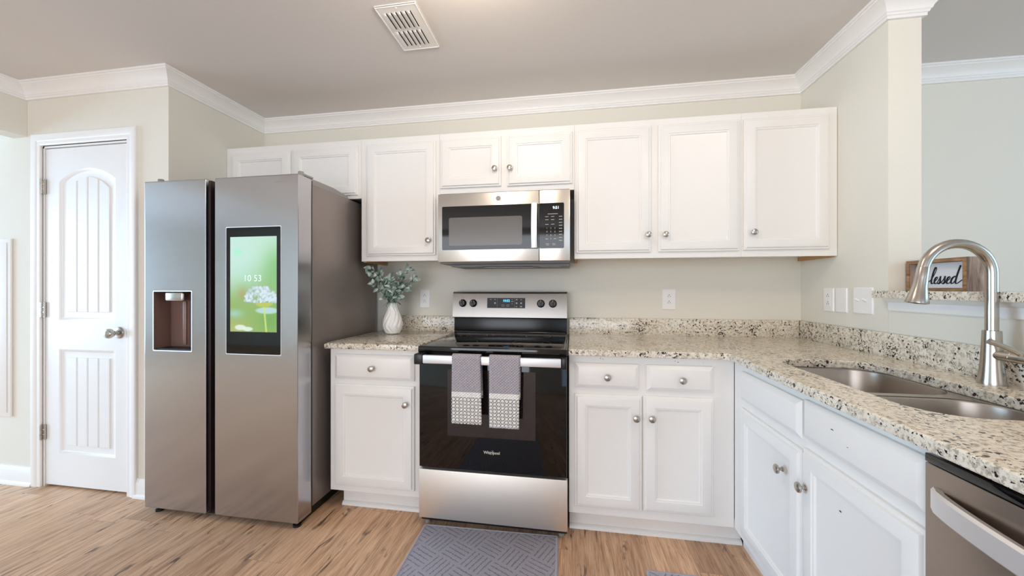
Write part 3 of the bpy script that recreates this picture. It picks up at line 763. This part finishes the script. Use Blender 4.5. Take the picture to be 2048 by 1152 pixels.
# ------------------------------------------------------------------ refrigerator
fx0, fx1, fyf, ft = -1.474, -0.556, -0.795, 1.776
fg = thing('refrigerator', 'stainless side-by-side refrigerator with touchscreen and water dispenser', 'refrigerator', ((fx0 + fx1) / 2, -0.4, 0))
MB().box(fx0 + 0.006, fx1 - 0.010, -0.676, -0.04, 0.055, 1.752, 0.004).obj('body', M['fridgeside'], fg)
MB().box(fx0 + 0.02, fx1 - 0.03, -0.735, -0.10, 0.0, 0.05).obj('plinth', M['black'], fg)
for x in (fx0 + 0.05, fx1 - 0.035):
    MB().lathe([(0.020, 0.0), (0.020, 0.012), (0.012, 0.015), (0.012, 0.034)], Matrix.Translation((x, -0.755, 0)), 16).obj('foot', M['black'], fg)
gx0, gx1 = -1.088, -1.034
def fdoor(x0, x1, side, hole=None):
    f = face_back(fyf); m = MB(); zb, zt = 0.034, ft
    rec = 0.030
    # front skin plus returns
    out = [(x0, zb), (x1, zb), (x1, zt), (x0, zt)]
    m.prism(f, out, 0.0, -0.10, [hole] if hole else [])
    return m
hx0, hx1, hz0, hz1 = -1.412, -1.174, 0.877, 1.189
dl = fdoor(fx0, gx0, 'l', [(hx0, hz0), (hx0, hz1), (hx1, hz1), (hx1, hz0)]).obj('door', M['steelv'], fg, smooth=False)
bv = dl.modifiers.new('edge', 'BEVEL'); bv.width = 0.006; bv.segments = 3; bv.limit_method = 'ANGLE'; bv.angle_limit = math.radians(50)
dr_ = fdoor(gx1, fx1, 'r').obj('door', M['steelv'], fg, smooth=False)
bv = dr_.modifiers.new('edge', 'BEVEL'); bv.width = 0.006; bv.segments = 3; bv.limit_method = 'ANGLE'; bv.angle_limit = math.radians(50)
MB().box(gx0 + 0.0005, gx1 - 0.0005, -0.722, -0.70, 0.05, ft - 0.012).obj('handle_recess', M['dark'], dl)
MB().box(gx0 + 0.0003, gx0 + 0.007, -0.776, -0.7225, 0.036, ft - 0.006, 0.002).obj('grip_edge', M['grip'], dl)
# dispenser recess: back, sides, top; nozzle and paddle
dp = MB()
dp.loops([[(x, y, z) for x, z in ((hx0 + 6e-4, hz0 + 6e-4), (hx1 - 6e-4, hz0 + 6e-4), (hx1 - 6e-4, hz1 - 6e-4), (hx0 + 6e-4, hz1 - 6e-4))] for y in (fyf + 0.001, fyf + 0.085)], False, True)
dpo = dp.obj('dispenser', M['disp'], fg, smooth=False)
tb = MB(); fo = rrect(hx0 - 0.004, hx1 + 0.004, hz0 - 0.004, hz1 + 0.004, 0.006); fi = rrect(hx0 + 0.001, hx1 - 0.001, hz0 + 0.001, hz1 - 0.001, 0.004)
tb.prism(face_back(fyf), fo, 0.0002, 0.0018, [list(reversed(fi))]); tb.obj('trim', M['handle'], dpo, smooth=False)
MB().box(hx0 + 0.062, hx1 - 0.062, fyf + 0.004, fyf + 0.07, 1.136, hz1 - 0.002, 0.010, 3).obj('nozzle_housing', M['nickel'], dpo)
MB().box(hx0 + 0.118, hx0 + 0.142, fyf + 0.050, fyf + 0.060, 0.90, 1.137, 0.004).obj('paddle', M['disp'], dpo)
MB().box(hx0 + 0.004, hx1 - 0.004, fyf + 0.006, fyf + 0.083, hz0 + 0.001, hz0 + 0.008).obj('drip_tray', M['black'], dpo)
# touchscreen
SF = face_back(fyf)
bz = MB(); bz.prism(SF, rrect(-0.966, -0.646, 0.868, 1.519, 0.006), 0.0002, 0.0014); bz.obj('screen_trim', M['handle'], dr_, smooth=False)
sc = MB(); sc.prism(SF, rrect(-0.962, -0.650, 0.872, 1.515, 0.005), 0.0014, 0.003); sco = sc.obj('touchscreen', M['gloss'], fg, smooth=False)
def picture(nx, ny):
    rnd = random.Random(7); L = []
    for _ in range(190):
        a = rnd.uniform(0, PI); r = rnd.uniform(0.0, 1.0) ** 0.5
        L.append((0.66 + 0.36 * r * math.cos(a), 0.315 + 0.165 * r * math.sin(a), rnd.uniform(0.020, 0.036), rnd.uniform(0.72, 1.0)))
    def mixc(a, b, t): t = max(0, min(1, t)); return tuple(p + (q - p) * t for p, q in zip(a, b))
    def sm(e0, e1, v): t = max(0, min(1, (v - e0) / (e1 - e0))); return t * t * (3 - 2 * t)
    px = {}
    for j in range(ny + 1):
        for i in range(nx + 1):
            u, v = i / nx, j / ny
            c = mixc((150, 186, 104), (178, 226, 190), sm(0.15, 0.95, v))
            c = mixc(c, (186, 238, 228), 0.85 * sm(1.0, 0.1, u) * sm(0.30, 0.75, v)); c = mixc(c, (222, 246, 236), 0.55 * sm(0.35, 0.9, v - 0.25 * u + 0.1))
            c = mixc(c, (120, 196, 110), 0.6 * math.exp(-((u - 0.98) / 0.25) ** 2 - ((v - 0.66) / 0.22) ** 2))
            c = mixc(c, (160, 255, 210), 0.7 * math.exp(-((u - 0.17) / 0.09) ** 2 - ((v - 0.84) / 0.035) ** 2))
            c = mixc(c, (206, 196, 130), 0.55 * math.exp(-((u - 0.1) / 0.3) ** 2 - ((v - 0.03) / 0.1) ** 2))
            c = mixc(c, (190, 160, 104), 0.6 * math.exp(-((u - 0.27) / 0.10) ** 2 - ((v - 0.40) / 0.07) ** 2))
            c = mixc(c, (170, 222, 224), 0.7 * math.exp(-((u - 0.10) / 0.18) ** 2 - ((v - 0.19) / 0.045) ** 2))
            c = mixc(c, (104, 176, 84), 0.6 * math.exp(-((u - 0.85) / 0.22) ** 2 - ((v - 0.13) / 0.12) ** 2))
            c = mixc(c, (196, 228, 236), 0.9 * sm(1.15, 0.75, math.hypot((u - 0.80) / 0.26, (v - 0.225) / 0.035)))
            c = mixc(c, (236, 250, 238), 0.9 * sm(1.2, 0.8, math.hypot((u - 0.22) / 0.12, (v - 0.045) / 0.028))) if v < 0.09 else c
            c = mixc(c, (236, 250, 238), 0.9 * sm(1.2, 0.8, math.hypot((u - 0.38) / 0.11, (v - 0.030) / 0.022)))
            if v < 0.275:
                c = mixc(c, (214, 232, 128), 0.9 * sm(1.0, 0.4, abs(u - (0.73 + 0.05 * (0.27 - v) / 0.27)) / 0.026))
            k = math.hypot((u - 0.73) / 0.20, (v - 0.300) / 0.045)
            if v < 0.31: c = mixc(c, (196, 206, 92), 0.95 * sm(1.1, 0.7, k))
            fl = 0
            for (a, b, r, s) in L:
                d = math.hypot(u - a, (v - b) * 1.8)
                if d < r * 1.25: fl = max(fl, s * sm(1.25, 0.8, d / r))
            if fl: c = mixc(c, mixc((150, 186, 176), (222, 238, 250), (fl - 0.6) / 0.35), min(1, fl * 1.1))
            px[i, j] = c
    return px
nx, ny = 90, 170; px = picture(nx, ny); du0, du1, dv0, dv1 = -0.938, -0.670, 0.985, 1.467
me = bpy.data.meshes.new('screen_picture'); vv = []; ff = []
o0 = WM[sco.name_full].inverted()
for j in range(ny + 1):
    for i in range(nx + 1): vv.append(o0 @ (SF @ Vector((du0 + (du1 - du0) * i / nx, dv0 + (dv1 - dv0) * j / ny, 0.0033))))
for j in range(ny):
    for i in range(nx): a = j * (nx + 1) + i; ff.append((a, a + 1, a + nx + 2, a + nx + 1))
me.from_pydata(vv, [], ff); ca = me.color_attributes.new('picture', 'FLOAT_COLOR', 'POINT')
for j in range(ny + 1):
    for i in range(nx + 1): ca.data[j * (nx + 1) + i].color = lin(px[i, j])
x = N('screen_picture'); at = x.n('ShaderNodeAttribute', attribute_name='picture'); x.link(at.outputs['Color'], x.b.inputs['Emission Color'])
x.col((0.01, 0.01, 0.01, 1)).set(0.06); x.b.inputs['Emission Strength'].default_value = 0.95
me.materials.append(x.m); so = bpy.data.objects.new('screen_picture', me); COL.objects.link(so); so.parent = sco
MB().add_mesh(text_mesh('10 53', 0.047, 0.0002, bold=-0.0008), SF @ Matrix.Translation((-0.808, 1.255, 0.0037))).obj('clock_digits', M['lit'], sco, smooth=False)
MB().add_mesh(text_mesh('SAMSUNG', 0.014, 0.0001), SF @ Matrix.Translation((-0.654, 1.740, 0.0002))).obj('lettering', M['greyplast'], dr_, smooth=False)
# hinge covers on top
for s, x0, x1 in ((0, fx1 - 0.10, fx1 - 0.014), (1, fx0 + 0.014, fx0 + 0.10)):
    h = MB(); rr = [[(x, y, z) for y, z in ((-0.67, 1.7525), (-0.67, 1.772), (-0.655, 1.783), (-0.50, 1.783), (-0.36, 1.768), (-0.345, 1.7525))] for x in (x0, x1)]
    h.loops(rr); h.obj('hinge_cover', M['greyplast'], fg, angle=30)
    xm = fx1 - 0.03 if not s else fx0 + 0.03
    MB().lathe([(0.014, 1.7775), (0.014, 1.80), (0.012, 1.804), (0.0005, 1.804)], Matrix.Translation((xm, -0.735, 0)), 18).obj('hinge_pin', M['greyplast'], fg)
    MB().box(xm - 0.014, xm + 0.014, -0.74, -0.66, 1.7835, 1.796, 0.002).obj('hinge_arm', M['greyplast'], fg)

# ------------------------------------------------------------------ vase and greenery
VX, VY = -0.356, -0.200
vs_ = MB()
vp = [(0.036, 0.0), (0.044, 0.003), (0.0555, 0.030), (0.0605, 0.055), (0.0600, 0.072), (0.0540, 0.098), (0.0440, 0.125), (0.0345, 0.150), (0.0300, 0.170), (0.0315, 0.190), (0.0330, 0.198), (0.0295, 0.198), (0.0270, 0.185), (0.0260, 0.165), (0.0260, 0.150)]
fine = []
for (r0, h0), (r1, h1) in zip(vp, vp[1:]):
    for k in range(4): t = k / 4; fine.append((r0 + (r1 - r0) * t, h0 + (h1 - h0) * t))
fine.append(vp[-1])
def vmod(a, h):
    if h > 0.185: return 1
    zig = math.asin(math.sin(h * 34)) * 0.30
    tw = a + zig + h * 3.0
    return 1 + 0.085 * (abs(math.sin(tw * 6)) - 0.5) * min(1, h / 0.01)
vs_.lathe(fine, Matrix.Translation((VX, VY, 0.9143)), 96, vmod)
tag(vs_.obj('vase', M['vase'], loc=(VX, VY, 0.914), angle=22), 'white fluted ceramic vase on the short granite worktop', 'vase')
gp = thing('artificial_greenery', 'spray of sage green lambs-ear leaves standing in white vase', 'plant', (VX, VY, 1.07))
stm, lv = MB(), MB(); rnd = random.Random(11)
def leaf(m, base, d, up, L, W):
    d = d.normalized(); s = d.cross(up).normalized(); nrm = s.cross(d).normalized()
    rows = []
    for i in range(8):
        t = i / 7; wv = W * (math.sin(PI * min(1, t ** 0.75)) ** 0.75) if 0 < t < 1 else 0.0004
        c = base + d * L * t + nrm * (-0.28 * L * t * t)
        rows.append([c - s * wv + nrm * 0.18 * wv, c, c + s * wv + nrm * 0.18 * wv])
    R = [m.vs(r) for r in rows]
    for a, b in zip(R, R[1:]):
        for k in range(2): m.face((a[k], a[k + 1], b[k + 1], b[k]))
tips = [(-0.115, -0.055, 0.242), (-0.075, -0.03, 0.205), (-0.15, -0.035, 0.20), (0.115, -0.02, 0.225), (0.075, -0.05, 0.185), (0.02, -0.07, 0.15), (-0.03, 0.00, 0.17), (0.15, -0.02, 0.165), (-0.09, -0.08, 0.13)]
for tx, ty, tz in tips:
    p0 = Vector((VX + tx * 0.08, VY + ty * 0.08, 1.075)); p3 = Vector((VX + tx, VY + ty, 1.112 + tz * 0.92))
    p1 = p0 + Vector((tx * 0.1, ty * 0.1, tz * 0.55))
    pts = []
    for i in range(13):
        t = i / 12; pts.append(p0 * (1 - t) ** 2 + p1 * 2 * t * (1 - t) + p3 * t * t)
    stm.tube(pts, [0.0022 * (1 - 0.5 * i / 12) for i in range(13)], 6)
    for i in range(3, 13):
        if i < 5 and rnd.random() < 0.35: continue
        t = (pts[min(i + 1, 12)] - pts[max(0, i - 1)]).normalized()
        for k in range((1 + (i % 2)) if i < 12 else 4):
            ph = i * 1.57 + k * (PI if i < 12 else 1.6) + rnd.uniform(-.5, .5)
            sd = t.orthogonal().normalized(); sd = Matrix.Rotation(ph, 3, t) @ sd
            d = sd * rnd.uniform(0.7, 1.0) + t * (rnd.uniform(0.2, 0.7) if i < 11 else rnd.uniform(0.5, 1.1))
            L = rnd.uniform(0.040, 0.058) * (1.0 if i < 10 else 0.85); W = L * rnd.uniform(0.25, 0.31)
            b = pts[i]
            e = b + d.normalized() * L
            if e.x < -0.53 or e.z > 1.362: continue
            leaf(lv, b, d, Vector((rnd.uniform(-.4, .4), -1.0, rnd.uniform(0.1, 0.9))), L, W)
# drooping small leaves near the rim
for a in range(7):
    ang = a * 0.9; d = Vector((math.cos(ang), math.sin(ang), -0.5)); leaf(lv, Vector((VX + 0.026 * math.cos(ang), VY + 0.026 * math.sin(ang), 1.118)), d, Vector((0, 0, 1)), 0.045, 0.011)
stm.obj('stem', M['stem'], gp); lo_ = lv.obj('leaf', M['leaf'], gp, angle=80, recalc=False); lo_.name = 'foliage'
sd = lo_.modifiers.new('thick', 'SOLIDIFY'); sd.thickness = 0.0012

# ------------------------------------------------------------------ outlets, switches
def outlet(fr, u0, u1, v0, v1, label, cat, name, style, loc):
    r = thing(name, label, cat, loc)
    MB().profile(fr, u0, u1, v0, v1, [(0, 0.0003), (0, 0.003), (0.004, 0.006)]).obj('cover_plate', M['white'], r, angle=30)
    cu, cv = (u0 + u1) / 2, (v0 + v1) / 2
    if style in ('duplex', 'decora'):
        if style == 'decora': ins = MB().box(cu - 0.0165, cu + 0.0165, cv - 0.0335, cv + 0.0335, 0.0061, 0.0078, 0.0006, 1, fr=fr).obj('receptacle', M['white'], r)
        for q in (-1, 1):
            c = cv + q * 0.0195
            if style == 'duplex': ins = MB().prism(fr, rrect(cu - 0.0165, cu + 0.0165, c - 0.0135, c + 0.0135, 0.008), 0.0061, 0.0075).obj('receptacle', M['white'], r, smooth=False)
            for a, b, d, e in ((cu - 0.0075, cu - 0.0055, c - 0.006, c + 0.003), (cu + 0.0055, cu + 0.0075, c - 0.005, c + 0.002), (cu - 0.0022, cu + 0.0022, c + 0.006, c + 0.0105)):
                MB().box(a, b, d, e, 0.0079, 0.0082, fr=fr).obj('slot', M['slot'], ins, smooth=False)
    if style == 'switch':
        for s, up in ((-0.0235, 1), (0.0235, 1)):
            f = fr @ Matrix.Translation((cu + s, cv, 0.0062)) @ Matrix.Rotation(-0.55 * up, 4, 'X')
            MB().box(-0.0045, 0.0045, -0.005, 0.005, 0.0, 0.019, 0.0012, 1, fr=f).obj('toggle', M['white'], r)
    for q in ((-0.0475, 0.0475) if style in ('decora', 'blank') else (0,) if style == 'duplex' else ()):
        MB().lathe([(0.0032, 0.0061), (0.0030, 0.0070), (0.0004, 0.0072)], fr @ Matrix.Translation((cu, cv + q, 0)), 12).obj('screw', M['white'], r)
    return r
WBk, WRt = face_back(0.0), face_right(XR)
outlet(WBk, -0.256, -0.182, 1.070, 1.198, 'white rectangular-socket outlet on the back wall left of the range, near the vase', 'outlet', 'wall_outlet', 'decora', (-0.22, 0, 1.07))
outlet(WBk, 1.343, 1.425, 1.072, 1.201, 'white double-socket outlet alone on the back wall right of the range', 'outlet', 'wall_outlet', 'duplex', (1.38, 0, 1.07))
outlet(WRt, 0.205, 0.282, 1.084, 1.207, 'white outlet on right side wall, nearest the back corner', 'outlet', 'wall_outlet', 'decora', (XR, -0.24, 1.08))
outlet(WRt, 0.297, 0.376, 1.084, 1.207, 'blank white cover plate on right wall between outlet and double switch', 'cover plate', 'blank_cover', 'blank', (XR, -0.33, 1.08))
outlet(WRt, 0.416, 0.535, 1.086, 1.209, 'white double toggle switch plate on right wall near the bar ledge', 'switch', 'light_switch', 'switch', (XR, -0.47, 1.08))

# ------------------------------------------------------------------ ceiling vent
vt = thing('ceiling_vent', 'white louvred air vent in the ceiling', 'vent', (0.025, -0.785, ZC))
VF = FR((0, 0, ZC), (1, 0, 0), (0, -1, 0))      # u = x, v = -y, n = down
vx0, vx1, vv0, vv1 = -0.071, 0.123, 0.636, 0.934
slots = []
for r, (a, b) in enumerate(((0.790, 0.895), (0.668, 0.775))):
    for c in range(6):
        u = vx0 + 0.034 + 0.0225 * c; slots.append((u, u + 0.0065, a, b))
pl = MB(); pl.prism(VF, rrect(vx0, vx1, vv0, vv1, 0.003, 2), 0.0045, 0.007, [list(reversed([(a, c), (b, c), (b, d), (a, d)])) for a, b, c, d in slots])
pl.loops([[VF @ Vector((p[0], p[1], d)) for p in rrect(vx0 - e, vx1 + e, vv0 - e, vv1 + e, 0.004, 2)] for e, d in ((0, 0.0005), (0, 0.007), (-0.004, 0.0095), (-0.007, 0.007))], False, False)
pl.obj('vent_plate', M['trim'], vt, smooth=False)
MB().box(vx0 + 0.02, vx1 - 0.02, vv0 + 0.02, vv1 - 0.02, 0.0004, 0.0012, fr=VF).obj('duct_opening', M['slot'], vt)
for a, b, c, d in slots:
    m = MB(); rr = []
    for v in (c, c + 0.006, d - 0.006, d):
        k = 0 if v in (c, d) else 1
        rr.append([VF @ Vector(p) for p in ((a - 0.014, v, 0.0070), (a - 0.009, v, 0.0072 + 0.003 * k), (a - 0.001, v, 0.0074 + 0.0065 * k), (a + 0.003, v, 0.0074 + 0.0075 * k), (a + 0.003, v, 0.0072 + 0.0065 * k), (a - 0.001, v, 0.0072 + 0.0055 * k), (a - 0.008, v, 0.0070))])
    m.loops(rr); m.obj('louvre', M['trim'], vt)
for v in (vv1 - 0.017, vv0 + 0.017):
    MB().lathe([(0.0045, 0.007), (0.004, 0.0095), (0.0005, 0.010)], VF @ Matrix.Translation(((vx0 + vx1) / 2, v, 0)), 12).obj('screw', M['trim'], vt)

# ------------------------------------------------------------------ rugs
def rug(cx, cy, w_, l_, rz, label):
    r = thing('kitchen_rug', label, 'rug', (cx, cy, 0), rz)
    W = WM[r.name_full]
    m = MB(); m.box(-w_ / 2 + 0.006, w_ / 2 - 0.006, -l_ / 2 + 0.006, l_ / 2 - 0.006, 0.001, 0.009, 0.002, 2, fr=W); m.obj('pile', M['rug'], r)
    e = MB(); rings = []
    for k, d in ((0, 0.0006), (0, 0.008), (0.003, 0.0105), (0.009, 0.0105), (0.011, 0.0092), (0.011, 0.0006)):
        rings.append([W @ Vector((p[0], p[1], d)) for p in rrect(-w_ / 2 + k, w_ / 2 - k, -l_ / 2 + k, l_ / 2 - k, max(0.0015, 0.012 - k), 4)])
    e.loops(rings, False, False); e.obj('binding', M['rugedge'], r, angle=50)
    return r
rug(0.400, -1.20, 0.672, 1.12, math.radians(1.5), 'grey patterned kitchen rug on floor in front of the range')
rug(1.287, -1.30, 0.38, 1.02, 0.0, 'grey rug with only its corner showing on floor before the sink cabinet')

# ------------------------------------------------------------------ sign on the bar ledge
SG = face_right(2.186); sg = thing('tabletop_sign', 'wood-framed box sign with black script lettering standing on bar ledge', 'sign', (2.22, -0.74, 1.195))
u0, u1, v0, v1 = 0.620, 0.862, 1.1955, 1.3200
MB().prism(SG, [(u0, v0), (u1, v0), (u1, v1), (u0, v1)], 0.0, -0.074, [[(u0 + 0.013, v0 + 0.012), (u0 + 0.013, v1 - 0.013), (u1 - 0.014, v1 - 0.013), (u1 - 0.014, v0 + 0.012)]]).obj('frame', M['fwood'], sg, smooth=False)
MB().box(u0 + 0.0132, u1 - 0.0142, v0 + 0.0122, v1 - 0.0132, -0.052, -0.046, fr=SG).obj('backing_board', M['board'], sg, smooth=False)
MB().box(u0 + 0.0132, u0 + 0.0162, v0 + 0.0125, v1 - 0.0135, -0.0455, -0.004, fr=SG).obj('inner_side', M['weath'], sg, smooth=False)
MB().box(u1 + 0.0002, u1 + 0.004, v0, v1, -0.074, -0.001, fr=SG).obj('side_plank', M['weath'], sg, smooth=False)
def script_word():
    S = [(-1.55, 0.1), (-1.5, 1.0), (-1.4, 2.1), (-1.0, 2.35), (-0.72, 1.95), (-0.95, 1.4), (-1.3, 1.2), (-0.8, 1.1), (-0.55, 0.6), (-0.8, 0.08), (-1.3, 0.02), (-1.5, 0.2)]
    W1 = [(-0.35, 0.25), (0.05, 0.75), (0.42, 1.75), (0.44, 2.3), (0.27, 2.35), (0.10, 1.6), (0.06, 0.5), (0.2, 0.03), (0.45, 0.15)]
    def e(o): return [(o + 0.12, 0.42), (o + 0.38, 0.72), (o + 0.36, 0.98), (o + 0.16, 0.92), (o + 0.04, 0.5), (o + 0.14, 0.06), (o + 0.42, 0.08)]
    def sl(o): return [(o + 0.16, 0.5), (o + 0.32, 0.98), (o + 0.36, 1.08), (o + 0.38, 0.7), (o + 0.46, 0.3), (o + 0.30, 0.0), (o + 0.10, 0.10), (o + 0.36, 0.06), (o + 0.62, 0.2)]
    W1 += e(0.5) + sl(0.95) + sl(1.60) + e(2.30)
    W1 += [(2.95, 0.4), (3.2, 0.9), (3.45, 1.0), (3.3, 1.02), (3.02, 0.75), (2.95, 0.25), (3.15, 0.02), (3.4, 0.3), (3.62, 1.2), (3.78, 2.2), (3.80, 2.5), (3.72, 2.1), (3.58, 1.0), (3.58, 0.2), (3.78, 0.02), (4.1, 0.25), (4.5, 0.6)]
    return S, W1
def spline(P, k=7):
    out = []
    for i in range(len(P) - 1):
        p0, p1, p2, p3 = (Vector(P[max(i - 1, 0)]), Vector(P[i]), Vector(P[i + 1]), Vector(P[min(i + 2, len(P) - 1)]))
        for j in range(k):
            t = j / k
            out.append(0.5 * ((2 * p1) + (p2 - p0) * t + (2 * p0 - 5 * p1 + 4 * p2 - p3) * t * t + (3 * p1 - p0 - 3 * p2 + p3) * t ** 3))
    out.append(Vector(P[-1])); return out
for k, W_ in enumerate(script_word()):
    P = spline(W_); X = 0.0275
    pts = [SG @ Vector((0.672 + (p.x + 0.22 * p.y) * X, 1.2235 + p.y * X, -0.0452)) for p in P]
    rad = []
    for i in range(len(P)):
        d = (P[min(i + 1, len(P) - 1)] - P[max(i - 1, 0)]); d = d.normalized() if d.length else Vector((1, 0))
        rad.append(0.0012 + 0.0016 * max(0, -d.y) + 0.0004 * abs(d.x))
    MB().tube(pts, rad, 8).obj('lettering', M['ink'], sg)

# ------------------------------------------------------------------ small paint chips on the lower cabinets
M['chip'] = plain('paint_chip', (70, 62, 60), 0.8)
def chip(fr, u, v, d, w_, h_, parent, n=5):
    rr = random.Random(int(u * 1000)); P = []
    for i in range(n + 3):
        a = 2 * PI * i / (n + 3); q = rr.uniform(0.5, 1.0); P.append((u + w_ / 2 * q * math.cos(a), v + h_ / 2 * q * math.sin(a)))
    MB().prism(fr, P, d, d + 0.0003).obj('paint_chip', M['chip'], parent, smooth=False)
for u, v, d, w_, h_ in ((0.922, 0.868, 0.0001, 0.004, 0.010), (0.934, 0.866, 0.0001, 0.003, 0.008), (1.262, 0.866, 0.0001, 0.006, 0.004), (1.275, 0.861, 0.0001, 0.007, 0.004), (1.385, 0.862, 0.0001, 0.004, 0.003)): chip(BF, u, v, d, w_, h_, b2)
for u, v, d, w_, h_ in ((1.283, 0.815, 0.0197, 0.018, 0.004), (1.34, 0.79, 0.0197, 0.010, 0.002), (1.30, 0.60, 0.0107, 0.014, 0.006)): chip(RF, u, v, d, w_, h_, b3)
